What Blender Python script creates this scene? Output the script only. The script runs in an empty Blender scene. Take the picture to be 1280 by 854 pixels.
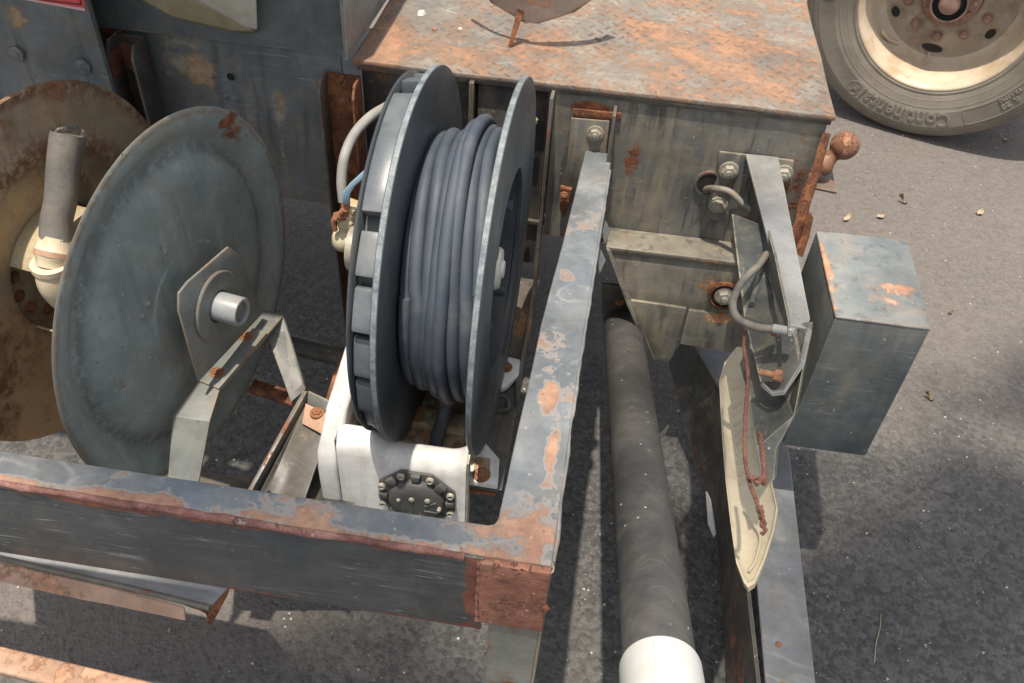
import bpy, bmesh, math, random
from mathutils import Vector, Matrix, noise as mnoise
R=math.radians
random.seed(7)
sc=bpy.context.scene
C=sc.collection
# ------------------------------------------------------------ camera, sky, sun
cam=bpy.data.cameras.new('camera'); co=bpy.data.objects.new('camera',cam); C.objects.link(co)
co.location=(0,0,1.35); co.rotation_euler=(R(46.434),R(-2.982),R(8.316))
cam.sensor_width=36; cam.lens=36*1086.6/1280; cam.clip_start=.02; cam.clip_end=500
sc.camera=co
SUN=Vector((-.08,-.165,1)).normalized()       # towards the sun
w=bpy.data.worlds.new('World'); sc.world=w; w.use_nodes=True
nt=w.node_tree; bg=nt.nodes['Background']; sky=nt.nodes.new('ShaderNodeTexSky')
sky.sky_type='NISHITA'; sky.sun_disc=False
sky.sun_elevation=math.asin(SUN.z); sky.sun_rotation=math.atan2(SUN.x,SUN.y)
sky.dust_density=2.0; sky.air_density=1.0
hs=nt.nodes.new('ShaderNodeHueSaturation'); hs.inputs['Saturation'].default_value=.27   # thin high haze: a paler sky
nt.links.new(sky.outputs[0],hs.inputs['Color']); nt.links.new(hs.outputs[0],bg.inputs[0]); bg.inputs[1].default_value=.15
sl=bpy.data.lights.new('sun','SUN'); so=bpy.data.objects.new('sun',sl); C.objects.link(so)
sl.energy=3.9; sl.angle=R(.9); sl.color=(1,.915,.78); so.location=(0,0,8)
so.rotation_euler=(-SUN).to_track_quat('-Z','Y').to_euler()
sc.view_settings.view_transform='Standard'; sc.view_settings.look='None'
sc.view_settings.exposure=.55; sc.view_settings.gamma=1
# ------------------------------------------------------------ node helper
class N:
    def __init__(s,name):
        s.m=bpy.data.materials.new(name); s.m.use_nodes=True; s.t=s.m.node_tree
        s.b=s.t.nodes['Principled BSDF']; s.g=s.t.nodes.new('ShaderNodeNewGeometry'); s.P=s.g.outputs['Position']
    def new(s,k,**a):
        n=s.t.nodes.new('ShaderNode'+k)
        for q,v in a.items(): setattr(n,q,v)
        return n
    def put(s,i,v):
        if hasattr(v,'node'): s.t.links.new(v,i)
        elif v is not None: i.default_value=v
    def math(s,op,a,b=None,c=None,clamp=False):
        n=s.new('Math',operation=op,use_clamp=clamp); s.put(n.inputs[0],a); s.put(n.inputs[1],b)
        if c is not None: s.put(n.inputs[2],c)
        return n.outputs[0]
    def noise(s,scale,detail=4,rough=.55,vec=None,dist=0,off=None,stretch=None,rot=None):
        v=vec or s.P
        if off is not None or stretch is not None or rot is not None:
            m=s.new('Mapping'); s.put(m.inputs[0],v)
            m.inputs['Location'].default_value=off or (0,0,0)
            m.inputs['Scale'].default_value=stretch or (1,1,1)
            m.inputs['Rotation'].default_value=rot or (0,0,0); v=m.outputs[0]
        n=s.new('TexNoise'); s.put(n.inputs['Vector'],v); n.inputs['Scale'].default_value=scale
        n.inputs['Detail'].default_value=detail; n.inputs['Roughness'].default_value=rough; n.inputs['Distortion'].default_value=dist
        return n.outputs[0]
    def vor(s,scale,out='Distance',feature='F1',rand=1):
        n=s.new('TexVoronoi',feature=feature); s.put(n.inputs['Vector'],s.P); n.inputs['Scale'].default_value=scale
        n.inputs['Randomness'].default_value=rand
        return n.outputs[out]
    def step(s,v,lo,hi,a=0.,b=1.):
        n=s.new('MapRange',interpolation_type='SMOOTHSTEP'); s.put(n.inputs[0],v); n.inputs[1].default_value=lo; n.inputs[2].default_value=hi
        n.inputs[3].default_value=a; n.inputs[4].default_value=b; return n.outputs[0]
    def mix(s,f,a,b):
        n=s.new('Mix',data_type='RGBA'); s.put(n.inputs[0],f)
        for i,v in ((6,a),(7,b)): s.put(n.inputs[i],(*v,1) if isinstance(v,tuple) else v)
        return n.outputs[2]
    def ramp(s,f,pts):
        n=s.new('ValToRGB'); s.put(n.inputs[0],f); e=n.color_ramp.elements
        while len(e)<len(pts): e.new(.5)
        for q,(p,c) in zip(e,pts): q.position=p; q.color=(*c,1)
        return n.outputs[0]
    def ell(s,c,r,amp=.35,nscale=22,off=0):
        """ragged ellipsoidal patch mask round world point c"""
        a=s.new('VectorMath',operation='SUBTRACT'); s.put(a.inputs[0],s.P); a.inputs[1].default_value=c
        d=s.new('VectorMath',operation='DIVIDE'); s.put(d.inputs[0],a.outputs[0]); d.inputs[1].default_value=r
        l=s.new('VectorMath',operation='LENGTH'); s.put(l.inputs[0],d.outputs[0])
        return s.step(l.outputs['Value'],.4,1.5,1,0)
RUST=[(.28,(.045,.02,.014)),(.45,(.15,.055,.028)),(.6,(.30,.12,.055)),(.78,(.46,.23,.12))]
REDR=[(.25,(.07,.03,.022)),(.5,(.20,.075,.05)),(.75,(.32,.14,.09))]
def paint(name,a,b,rust=.62,rsc=9,ramp=RUST,edge=.6,edgecol=(.30,.27,.24),scr=.5,speck=.4,dust=.25,dustcol=(.33,.27,.20),
          rough=.42,patches=(),extra=(),halocol=None,grime=.28,grimecol=(.27,.225,.15),soft=.05,haloamt=.55,streak=0.,streakcol=(.32,.27,.19),metal=0.,bump=.35,bevel=.003,fine=.5,light=None):
    s=N(name)
    if a[2]>a[0]:
        q=.0*(a[2]-a[0])/2; a=(a[0]+q,a[1],a[2]-q); b=(b[0]+q,b[1],b[2]-q)
    col=s.mix(s.step(s.noise(5,6,.62),.38,.62),a,b)
    col=s.mix(s.step(s.noise(55,7,.75),.36,.66,0,fine*.6),col,tuple(min(1,x*1.7+.02) for x in a))
    if light: # chalky faded areas
        col=s.mix(s.step(s.noise(13,6,.7,off=(3,8,1)),.5,.66,0,.75),col,light)
    if dust:
        sep=s.new('SeparateXYZ'); s.put(sep.inputs[0],s.g.outputs['Normal'])
        up=s.step(sep.outputs[2],-.2,.9,.35,1)
        dm=s.math('MULTIPLY',up,s.step(s.noise(7,7,.7,off=(9,2,4)),.35,.75,0,dust))
        col=s.mix(dm,col,dustcol)
    if grime:
        g1=s.step(s.noise(4.3,6,.66,off=(11,3,5)),.42,.62); g2=s.step(s.noise(33,6,.72,off=(1,13,5)),.36,.6)
        col=s.mix(s.math('MULTIPLY',s.math('MULTIPLY',g1,g2),grime),col,grimecol)
        v1=s.step(s.noise(1,5,.62,stretch=(34,34,3.2),off=(6,2,0)),.51,.66,0,grime*.6); col=s.mix(v1,col,grimecol)
        v2=s.step(s.noise(1,5,.62,stretch=(48,48,5),off=(2,9,0)),.54,.68,0,grime*.85); col=s.mix(v2,col,tuple(x*.4 for x in a))
    if streak:
        st=s.noise(1,5,.6,stretch=(75,75,5),rot=(0,.05,0)); big=s.noise(4,3,off=(2,2,7))
        m=s.math('MULTIPLY',s.step(st,.46,.6),s.step(big,.38,.62,0,streak)); col=s.mix(m,col,streakcol)
        st2=s.noise(1,4,.6,stretch=(50,50,9),off=(4,0,1)); m=s.math('MULTIPLY',s.step(st2,.54,.66),.6)
        col=s.mix(m,col,tuple(x*.35 for x in a))
    if scr:
        for rot,ofs in (((.3,.5,.9),(0,0,0)),((1.1,.2,.2),(5,1,2)),((.7,1.2,2.1),(1,7,3)),((.1,.9,.3),(2,2,8))):
            n=s.noise(1,1,.4,rot=rot,stretch=(4,9,120),off=ofs,dist=.3)
            line=s.step(s.math('ABSOLUTE',s.math('SUBTRACT',n,.5)),.0,.008,1,0)
            m=s.math('MULTIPLY',line,s.step(s.noise(9,3,off=ofs),.5,.66,0,scr)); col=s.mix(m,col,(.42,.41,.38))
    g_=s.step(s.noise(11,7,.7,off=(5,9,3),dist=.3),.32,.62); col=s.mix(s.math('MULTIPLY',g_,.42),col,tuple(x*.42 for x in a))
    r=s.math('ADD',s.math('MULTIPLY',s.noise(rsc,8,.62,off=(1,4,2),dist=.2),.62),s.math('MULTIPLY',s.noise(rsc*5.5,6,.7,off=(7,4,2)),.38))
    tot=s.math('ADD',s.math('MULTIPLY',s.math('SUBTRACT',r,.5),1.35),.5)
    for p in patches:
        c,rr=p[0],p[1]; k=p[2] if len(p)>2 else .3
        tot=s.math('ADD',tot,s.math('MULTIPLY',s.ell(c,rr),k))
    mask=s.step(tot,rust,rust+soft)
    halo=s.step(tot,rust-.07,rust+.02,0,haloamt)
    em=None
    if edge:
        bv=s.new('Bevel',samples=3); bv.inputs[0].default_value=bevel
        dt=s.new('VectorMath',operation='DOT_PRODUCT'); s.put(dt.inputs[0],bv.outputs[0]); s.put(dt.inputs[1],s.g.outputs['True Normal'])
        e=s.step(s.math('SUBTRACT',1.0,dt.outputs['Value']),.015,.12)
        em=s.math('MULTIPLY',e,s.step(s.noise(24,6,.7,off=(6,6,1)),.36,.56,.12,edge))
        col=s.mix(em,col,edgecol)
    rc=s.ramp(s.noise(30,8,.72,off=(2,3,9)),ramp)
    for fn,cc in extra: col=s.mix(fn(s),col,cc)
    if halocol: col=s.mix(s.step(tot,rust-.075,rust-.03,0,.8),col,halocol)
    col=s.mix(halo,col,tuple(x*.6 for x in ramp[2][1])); col=s.mix(mask,col,rc)
    if speck:
        v=s.vor(95); pick=s.noise(70,0,off=(8,1,0)); m=s.math('MULTIPLY',s.step(v,.10,.2,1,0),s.step(pick,.64,.70,0,speck*.8)); col=s.mix(m,col,(.5,.48,.42))
        v=s.vor(130); pick=s.noise(80,2,off=(3,3,5)); m=s.math('MULTIPLY',s.step(v,.14,.26,1,0),s.step(pick,.61,.67,0,min(1,speck*1.1))); col=s.mix(m,col,(.05,.03,.02))
    s.put(s.b.inputs['Base Color'],col)
    s.put(s.b.inputs['Roughness'],s.math('ADD',s.math('MULTIPLY',mask,.35),s.step(s.noise(18,5,.6),.3,.7,rough-.08,rough+.14),clamp=True))
    s.b.inputs['Metallic'].default_value=metal; s.b.inputs['Specular IOR Level'].default_value=.42
    h=s.math('ADD',s.math('MULTIPLY',mask,s.math('ADD',.35,s.noise(120,4,.7))),s.math('MULTIPLY',s.noise(9,4,.5),.9))
    h=s.math('ADD',h,s.math('MULTIPLY',s.noise(150,3,.6),.12))
    bp=s.new('Bump'); bp.inputs['Strength'].default_value=bump; bp.inputs['Distance'].default_value=.0026
    s.put(bp.inputs['Height'],h); s.put(s.b.inputs['Normal'],bp.outputs[0])
    return s.m
def simple(name,a,b,rough=.5,metal=0,nsc=20,bump=.2,bd=.001,dirt=None,dm=.5):
    s=N(name); col=s.mix(s.step(s.noise(nsc,7,.68),.32,.68),a,b)
    if dirt: col=s.mix(s.step(s.noise(8,8,.72,off=(4,4,4)),.46,.64,0,dm),col,dirt)
    s.put(s.b.inputs['Base Color'],col)
    s.put(s.b.inputs['Roughness'],s.step(s.noise(nsc*1.4,4),.3,.7,max(.05,rough-.1),rough+.1)); s.b.inputs['Metallic'].default_value=metal
    bp=s.new('Bump'); bp.inputs['Strength'].default_value=bump; bp.inputs['Distance'].default_value=bd
    s.put(bp.inputs['Height'],s.noise(nsc*6,5,.65)); s.put(s.b.inputs['Normal'],bp.outputs[0])
    return s.m
# ------------------------------------------------------------ materials
M={}
def ringmask(c,r,w,pc,pr,amt):
    def f(s):
        a=s.new('VectorMath',operation='SUBTRACT'); s.put(a.inputs[0],s.P); a.inputs[1].default_value=c
        l=s.new('VectorMath',operation='LENGTH'); s.put(l.inputs[0],a.outputs[0])
        d=s.math('ABSOLUTE',s.math('SUBTRACT',s.math('ADD',l.outputs['Value'],s.math('MULTIPLY',s.noise(30,3),.006)),r+.003))
        return s.math('MULTIPLY',s.math('MULTIPLY',s.step(d,0,w,1,0),s.ell(pc,pr)),s.step(s.noise(90,5,.7),.36,.56,0,amt))
    return f
def smear(pc,pr,amt,ns=60,lo=.4,hi=.6): return lambda s: s.math('MULTIPLY',s.ell(pc,pr),s.step(s.noise(ns,5,.7),lo,hi,0,amt))
GREY=(.085,.095,.105); GREY2=(.14,.155,.165); CH=(.04,.043,.047)
M['frame']=paint('frame_paint',(.105,.125,.148),(.175,.20,.225),rust=.66,rsc=11,grime=.18,light=(.25,.28,.30),edge=.55,edgecol=(.34,.27,.21),dust=.35,
  patches=[((-0.0249,0.7715,0.6200),(.024,.028,.03),.16),((-0.0206,0.9058,0.6200),(.012,.016,.03),.2),((-0.0335,0.4921,0.6200),(.045,.04,.03),.17),((-0.0667,0.4984,0.6200),(.06,.012,.03),.16),
   ((-0.0061,0.6034,0.6200),(.008,.045,.04),.22),((-0.2564,0.4880,0.6200),(.07,.02,.03),.2),((-0.0191,0.6783,0.6200),(.01,.03,.04),.22),((-0.0225,0.5621,0.6200),(.03,.06,.03),.10),((-.35,.463,.6195),(.33,.010,.012),.2),((-.9,.463,.6195),(.3,.010,.012),.2)],halocol=(.27,.265,.25),ramp=[(.28,(.14,.075,.055)),(.45,(.26,.145,.10)),(.62,(.37,.225,.155)),(.8,(.46,.33,.24))])
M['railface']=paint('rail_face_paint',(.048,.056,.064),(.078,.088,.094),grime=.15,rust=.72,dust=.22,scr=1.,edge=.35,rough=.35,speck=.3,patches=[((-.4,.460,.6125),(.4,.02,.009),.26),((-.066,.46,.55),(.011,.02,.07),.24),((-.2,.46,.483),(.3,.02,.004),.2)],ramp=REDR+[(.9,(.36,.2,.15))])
M['weld']=paint('red_lead_rust',(.26,.22,.20),(.36,.32,.29),rust=.36,rsc=30,ramp=[(.3,(.07,.035,.03)),(.48,(.19,.085,.07)),(.7,(.36,.21,.18))],edge=0,dust=.1,bump=1.,speck=.5,scr=0)
M['rustplate']=paint('rust_plate',(.25,.10,.065),(.30,.13,.085),rust=.38,rsc=30,ramp=[(.2,(.09,.04,.03)),(.5,(.30,.13,.085)),(.8,(.44,.22,.15))],edge=.4,edgecol=(.10,.05,.03),dust=.1,bump=.9,speck=.9,scr=0)
M['post']=paint('post_paint',(.17,.18,.165),(.22,.225,.2),rust=.64,edge=.7,edgecol=(.40,.17,.07),dust=.3,patches=[((-.01,.455,.33),(.04,.03,.04),.3)])
M['deck']=paint('rusty_deck',(.17,.165,.155),(.24,.205,.175),rust=.43,rsc=17,ramp=[(.28,(.19,.12,.085)),(.45,(.27,.16,.105)),(.62,(.37,.205,.125)),(.8,(.41,.26,.17))],soft=.22,haloamt=.0,edge=.12,edgecol=(.5,.42,.34),dust=.6,dustcol=(.42,.33,.25),bump=.8,speck=.5,rough=.7,
  patches=[((-.15,1.33,.725),(.10,.10,.03),.05),((.2,1.4,.725),(.2,.15,.03),.06),((-.38,1.35,.725),(.05,.2,.03),.14),((-.33,1.45,.725),(.05,.1,.03),-.2)])
M['chest']=paint('chest_paint',(.115,.122,.124),(.185,.182,.168),rust=.70,rsc=10,dust=.38,streak=.8,grime=.7,edge=.7,edgecol=(.40,.24,.13),rough=.45,bump=.5,scr=.6,speck=.6,
  patches=[((-0.0262,1.2300,0.6908),(.035,.03,.012),.35),((0.0546,1.2300,0.6049),(.012,.03,.05),.2),((0.3113,1.2300,0.5972),(.02,.03,.08),.2),((0.2647,1.2300,0.5277),(.03,.03,.03),.2),((.12,1.23,.445),(.2,.03,.01),.12),((.1,1.23,.716),(.25,.03,.006),.14)])
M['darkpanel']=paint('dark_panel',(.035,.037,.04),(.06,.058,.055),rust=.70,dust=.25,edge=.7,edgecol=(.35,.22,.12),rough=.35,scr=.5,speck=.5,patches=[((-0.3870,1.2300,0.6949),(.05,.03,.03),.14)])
M['body']=paint('truck_body_paint',(.12,.145,.165),(.19,.215,.23),rust=.68,dust=.3,edge=.5,rough=.38,scr=.9,light=(.22,.23,.225),grime=.55,
  extra=[(smear((-0.6761,1.2300,0.6999),(.035,.04,.05),.85,45),(.36,.31,.22)),(smear((-0.5290,1.2300,0.6236),(.012,.04,.03),.9,70),(.42,.38,.30)),(smear((-0.5342,1.2300,0.5449),(.004,.04,.06),.6,90),(.36,.34,.29)),(smear((-0.5737,1.2300,0.7447),(.3,.04,.012),.55,12,.3,.5),(.26,.20,.14)),(smear((-0.6778,1.2300,0.6159),(.04,.03,.05),.6,12,.3,.55),(.08,.09,.095))],
  patches=[((-0.6600,1.2300,0.6815),(.03,.03,.035),.22),((-0.5257,1.2300,0.6284),(.012,.03,.035),.25),((-0.6687,1.2300,0.7337),(.03,.03,.012),.2),((-0.8771,1.1400,0.7768),(.02,.03,.02),.22)],ramp=[(.28,(.2,.12,.06)),(.45,(.33,.22,.13)),(.6,(.45,.33,.20)),(.8,(.55,.45,.32))])
M['cabinet']=paint('cabinet_paint',(.09,.11,.125),(.16,.18,.185),rust=.72,dust=.3,edge=.8,edgecol=(.3,.27,.22),rough=.3)
M['bracketdark']=paint('channel_paint',(.06,.06,.058),(.10,.095,.085),rust=.60,dust=.3,edge=.9,edgecol=(.35,.31,.25),ramp=REDR+[(.85,(.3,.15,.08))],patches=[((-0.7633,1.2000,0.6966),(.012,.05,.02),.25)])
M['rust']=paint('bare_rust',(.16,.06,.03),(.23,.09,.045),rust=.40,rsc=14,ramp=[(.28,(.06,.025,.016)),(.45,(.16,.06,.03)),(.6,(.30,.12,.05)),(.8,(.42,.20,.09))],edge=.4,edgecol=(.4,.25,.15),dust=.1,bump=.9,scr=0)
M['rustlight']=paint('powdery_rust',(.42,.24,.16),(.52,.32,.22),rust=.55,rsc=10,ramp=[(.28,(.25,.12,.07)),(.45,(.38,.20,.12)),(.6,(.50,.30,.2)),(.8,(.6,.4,.28))],edge=.3,bump=.7,scr=0,dust=.3)
M['disc']=paint('disc_paint',(.225,.275,.275),(.28,.33,.325),rust=.715,rsc=12,dust=.3,scr=.5,rough=.42,edge=1.,edgecol=(.28,.15,.07),fine=.3,bump=.25,speck=.6,grime=.35,extra=[(ringmask((-.5,.8,.584),.195,.016,(-.5,.8,.584),(9,9,9),.7),(.10,.11,.105)),(ringmask((-.5,.8,.584),.243,.006,(-.5,.8,.584),(9,9,9),.8),(.20,.13,.08)),(ringmask((-.5,.8,.584),.079,.0055,(-0.5098,0.7377,0.6340),(.03,.04,.05),.75),(.42,.44,.43)),(ringmask((-.5,.8,.584),.079,.004,(-0.4946,0.8341,0.6332),(.03,.035,.02),.7),(.42,.44,.43)),  # first ring: groove grime, with the groove's shading painted into it
   (smear((-0.5003,0.7981,0.7003),(.03,.0045,.05),.55),(.34,.33,.28)),(smear((-0.4968,0.8204,0.6910),(.03,.005,.06),.45),(.34,.33,.28)),(smear((-0.4875,0.8794,0.6243),(.03,.003,.04),.5),(.40,.41,.40)),(smear((-0.5188,0.6804,0.7658),(.05,.04,.1),.35,25),(.10,.11,.11)),(smear((-0.4964,0.8228,0.8130),(.1,.1,.03),.5,20),(.23,.21,.16)),(smear((-0.4668,1.0106,0.5898),(.1,.03,.1),.4,20),(.26,.30,.33)),
   (lambda s: s.math('MULTIPLY',s.step(s.vor(58),.08,.14,1,0),s.step(s.noise(30,2,off=(3,3,3)),.52,.58,0,.9)),(.20,.09,.04))],
  patches=[((-0.4764,0.9499,0.7491),(.01,.025,.035),.22),((-0.4769,0.9464,0.7684),(.03,.06,.008),.18)])
M['discrust']=paint('rusty_flange',(.34,.27,.18),(.27,.28,.24),rust=.565,rsc=5,dust=.5,dustcol=(.36,.25,.14),scr=.2,rough=.5,edge=1.,edgecol=(.3,.14,.06),grime=.6,grimecol=(.34,.24,.13),ramp=[(.28,(.12,.05,.03)),(.45,(.20,.09,.05)),(.6,(.34,.18,.095)),(.8,(.44,.28,.16))],
  extra=[(ringmask((-.698,.831,.584),.165,.030,(-.698,.831,.584),(9,9,9),1.),(.17,.075,.045)),(ringmask((-.698,.831,.584),.240,.016,(-.698,.831,.584),(9,9,9),.95),(.15,.07,.045)),(ringmask((-.698,.831,.584),.120,.022,(-.698,.831,.584),(9,9,9),.9),(.42,.29,.16)),(smear((-.69,.72,.46),(.1,.2,.14),.95,16,.25,.45),(.52,.32,.17))])  # last smear paints the sunlit tan of the lower flange
M['strap']=paint('strap_paint',(.15,.17,.17),(.20,.22,.215),rust=.70,rsc=14,dust=.3,edge=1.,edgecol=(.33,.17,.08),scr=.4,
  patches=[((-0.5158,0.6960,0.4000),(.012,.02,.02),.2),((-0.5195,0.6762,0.3800),(.012,.02,.02),.25),((-0.5050,0.7169,0.4500),(.02,.006,.01),.25)])
M['hub']=simple('hub_grey_white',(.21,.225,.23),(.29,.31,.31),rough=.4,nsc=15,dirt=(.4,.22,.1),dm=.5)
M['tan']=simple('dusty_tan_cast',(.36,.28,.17),(.46,.37,.24),rough=.75,nsc=25,bump=.8,bd=.003,dirt=(.2,.12,.06))
M['creampipe']=simple('cream_pipe',(.56,.45,.30),(.68,.58,.42),rough=.6,nsc=14,bump=.4,dirt=(.42,.22,.1))
M['plastic']=simple('dark_blue_grey_plastic',(.058,.068,.078),(.08,.092,.102),rough=.42,nsc=9,bump=.15,dirt=(.14,.14,.13),dm=.45)
M['ribs']=simple('scuffed_rib_plastic',(.075,.088,.10),(.115,.13,.145),rough=.45,nsc=16,bump=.25,dirt=(.2,.2,.19),dm=.5)
M['plasticedge']=simple('scuffed_flange_edge',(.10,.12,.13),(.24,.27,.28),rough=.5,nsc=60,bump=.6,bd=.0015)
M['hose']=simple('dark_rubber_hose',(.040,.052,.072),(.070,.084,.108),rough=.6,nsc=7,bump=.12,dirt=(.17,.16,.145),dm=.45)
M['hoseb']=simple('tan_faced_hose',(.20,.19,.165),(.27,.255,.225),rough=.6,nsc=7)
M['cable']=simple('light_grey_hose',(.22,.22,.22),(.33,.33,.32),rough=.6,nsc=12,bump=.15,dirt=(.36,.31,.25))
M['oldrubber']=simple('weathered_rubber',(.085,.08,.075),(.15,.14,.13),rough=.8,nsc=14,bump=.6,bd=.002,dirt=(.2,.17,.13))
M['white']=paint('white_reel_paint',(.80,.80,.79),(.85,.85,.84),rust=.77,rsc=9,dust=.25,dustcol=(.62,.55,.43),scr=.2,edge=.15,rough=.32,fine=.12,speck=.35,bump=.12,
  ramp=[(.28,(.35,.17,.07)),(.45,(.5,.29,.15)),(.6,(.62,.44,.28)),(.8,(.7,.55,.4))],patches=[((-0.1112,0.7000,0.3488),(.02,.03,.02),.2),((-0.1076,0.7722,0.3750),(.018,.03,.02),.22)],bevel=.002)
M['whitedirty']=paint('dirty_white_casting',(.52,.45,.34),(.66,.60,.49),rust=.50,rsc=12,dust=.5,scr=0,edge=.3,rough=.6,ramp=[(.28,(.12,.06,.03)),(.45,(.32,.16,.07)),(.6,(.46,.27,.13)),(.8,(.55,.38,.22))],bump=.5)
M['bed']=paint('black_bed_paint',(.07,.066,.06),(.115,.105,.09),rust=.665,dust=.35,edge=.5,scr=.3,rough=.5,ramp=[(.28,(.25,.11,.05)),(.45,(.38,.19,.09)),(.6,(.5,.3,.16)),(.8,(.6,.4,.25))],patches=[((-.13,1.1,.36),(.06,.05,.03),.13)])
M['knob']=simple('black_moulding',(.055,.056,.056),(.095,.095,.09),rough=.55,nsc=18,bump=.35,dirt=(.24,.22,.18),dm=.5)
M['screw']=simple('dull_screw',(.42,.38,.31),(.58,.53,.45),rough=.4,metal=.5,nsc=60,dirt=(.3,.16,.08))
M['rustbolt']=simple('rusted_bolt',(.18,.07,.035),(.32,.14,.07),rough=.85,nsc=60,bump=1,bd=.002,dirt=(.45,.25,.14))
M['greybolt']=simple('dirty_zinc_bolt',(.28,.26,.21),(.42,.39,.32),rough=.55,metal=.2,nsc=50,bump=.5,dirt=(.3,.2,.11))
M['yellowbolt']=simple('cream_bolt',(.5,.38,.22),(.62,.5,.32),rough=.6,nsc=50,dirt=(.3,.15,.07))
M['brace']=paint('brace_dusty_paint',(.155,.152,.135),(.225,.21,.17),rust=.67,rsc=12,dust=.6,streak=.7,streakcol=(.40,.34,.23),edge=1.,edgecol=(.42,.33,.22),bump=.5,
  patches=[((0.2245,1.1700,0.4184),(.035,.03,.02),.2),((0.2235,1.1700,0.4667),(.05,.03,.006),.25),((0.2455,1.1600,0.3635),(.03,.03,.012),.3)],ramp=[(.28,(.2,.09,.05)),(.45,(.36,.17,.08)),(.6,(.5,.28,.15)),(.8,(.6,.4,.25))])
M['pipe']=paint('black_pipe',(.040,.040,.043),(.07,.068,.066),rust=.74,fine=.3,dust=.2,dustcol=(.22,.205,.19),edge=.6,edgecol=(.42,.28,.17),scr=.25,rough=.55,speck=1.,bevel=.004,bump=.3,grime=.1)
M['cap']=simple('white_cap',(.50,.51,.50),(.58,.58,.56),rough=.45,nsc=8,dirt=(.5,.45,.35),dm=.55)
M['beam']=paint('beam_paint',(.16,.175,.195),(.21,.225,.245),rust=.74,dust=.2,edge=.5,edgecol=(.4,.36,.32),scr=.4,light=(.28,.29,.30),speck=.4)
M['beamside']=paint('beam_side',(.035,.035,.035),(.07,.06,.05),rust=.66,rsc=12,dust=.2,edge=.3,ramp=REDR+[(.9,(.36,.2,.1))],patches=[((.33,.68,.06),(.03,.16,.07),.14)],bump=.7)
M['arm']=paint('arm_grey',(.23,.235,.24),(.28,.285,.285),rust=.76,dust=.25,edge=.8,edgecol=(.42,.38,.32),scr=.3,rough=.45,fine=.2,bump=.15)
M['ear']=paint('ear_paint',(.045,.052,.055),(.075,.082,.08),rust=.72,dust=.3,rough=.62,dustcol=(.42,.37,.25),edge=.9,edgecol=(.42,.38,.28),scr=.3,speck=.8,light=(.20,.185,.135))
M['boxsteel']=paint('grey_box_paint',(.15,.18,.19),(.20,.225,.235),rust=.655,rsc=10,dust=.3,edge=.85,edgecol=(.42,.27,.2),scr=.4,light=(.29,.295,.28),rough=.45,grime=.6,grimecol=(.34,.27,.20),
  patches=[((0.4272,0.9953,0.6000),(.045,.014,.02),.13),((0.3411,0.9984,0.6000),(.009,.09,.03),.27),((0.3977,0.9124,0.6000),(.09,.008,.01),.17),((0.4052,0.9598,0.6000),(.03,.02,.02),.1)],ramp=[(.28,(.30,.14,.09)),(.45,(.42,.22,.14)),(.6,(.5,.3,.2)),(.8,(.58,.4,.28))])
M['boxside']=paint('grey_box_side',(.085,.105,.112),(.13,.15,.155),rust=.72,dust=.25,edge=.5,scr=.6,speck=.7,rough=.4)  # box paint darkened for the sides, their shade put into the colour
M['beige']=simple('beige_moulded_plastic',(.42,.355,.245),(.52,.45,.32),rough=.6,nsc=6,bump=.35,dirt=(.24,.19,.12),dm=.75)
M['rope']=simple('red_brown_wire_rope',(.12,.05,.035),(.21,.09,.065),rough=.85,nsc=90,bump=.8)
M['conduit']=simple('grey_brown_conduit',(.10,.09,.08),(.24,.21,.17),rough=.6,nsc=22,bump=.4,dirt=(.34,.30,.24))
M['ball']=paint('rusty_ball',(.24,.10,.055),(.34,.15,.08),rust=.5,rsc=45,ramp=[(.28,(.10,.045,.03)),(.45,(.24,.10,.06)),(.62,(.40,.20,.12)),(.8,(.52,.44,.38))],edge=0,scr=0,bump=.9)
M['ballplate']=paint('ball_plate',(.16,.11,.09),(.22,.16,.13),rust=.55,edge=.5,dust=.3)
M['tyre']=simple('dusty_tyre',(.165,.145,.115),(.23,.205,.165),rough=.8,nsc=5,bump=.2,dirt=(.12,.10,.08),dm=.5)
M['tyretext']=simple('tyre_letters',(.175,.155,.125),(.24,.215,.17),rough=.8,nsc=30)
M['rim']=simple('cream_rim',(.46,.37,.265),(.58,.48,.36),rough=.5,nsc=9,bump=.25,dirt=(.36,.22,.12),dm=.55)
M['rimdark']=simple('rim_dish',(.30,.24,.17),(.44,.37,.28),rough=.6,nsc=10,bump=.3,dirt=(.16,.11,.08),dm=.7)  # rim paint darkened for the dish, recess shade put into the colour
M['hubrust']=simple('hub_rust',(.26,.15,.11),(.38,.24,.18),rough=.7,nsc=25,bump=.5,dirt=(.14,.08,.06))
M['black']=simple('black_void',(.012,.011,.01),(.02,.018,.016),rough=.8)
M['sticker']=simple('red_sticker',(.70,.085,.09),(.74,.11,.11),rough=.4,bump=0)
M['stickerdark']=simple('sticker_line',(.16,.03,.03),(.2,.04,.04),rough=.4,bump=0)
M['stickerpale']=simple('sticker_edge',(.75,.45,.42),(.78,.5,.47),rough=.4,bump=0)
M['tank']=simple('cream_tank',(.55,.53,.44),(.64,.62,.53),rough=.45,nsc=7,bump=.15,dirt=(.34,.28,.16),dm=.5)
M['tankunder']=simple('tank_underside',(.32,.27,.16),(.40,.34,.21),rough=.7,nsc=9,bump=.3,dirt=(.22,.17,.1))  # underside of the tank, its shade painted in as darker tan
M['bowl']=paint('pink_grey_rust_sheet',(.40,.31,.26),(.46,.37,.31),rust=.66,rsc=6,edge=.9,edgecol=(.22,.12,.08),scr=.2,dust=.2,ramp=[(.28,(.5,.25,.13)),(.45,(.55,.30,.17)),(.6,(.6,.36,.22)),(.8,(.65,.42,.28))],patches=[((-.12,1.33,.80),(.06,.03,.012),.22)],speck=.2)
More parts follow.
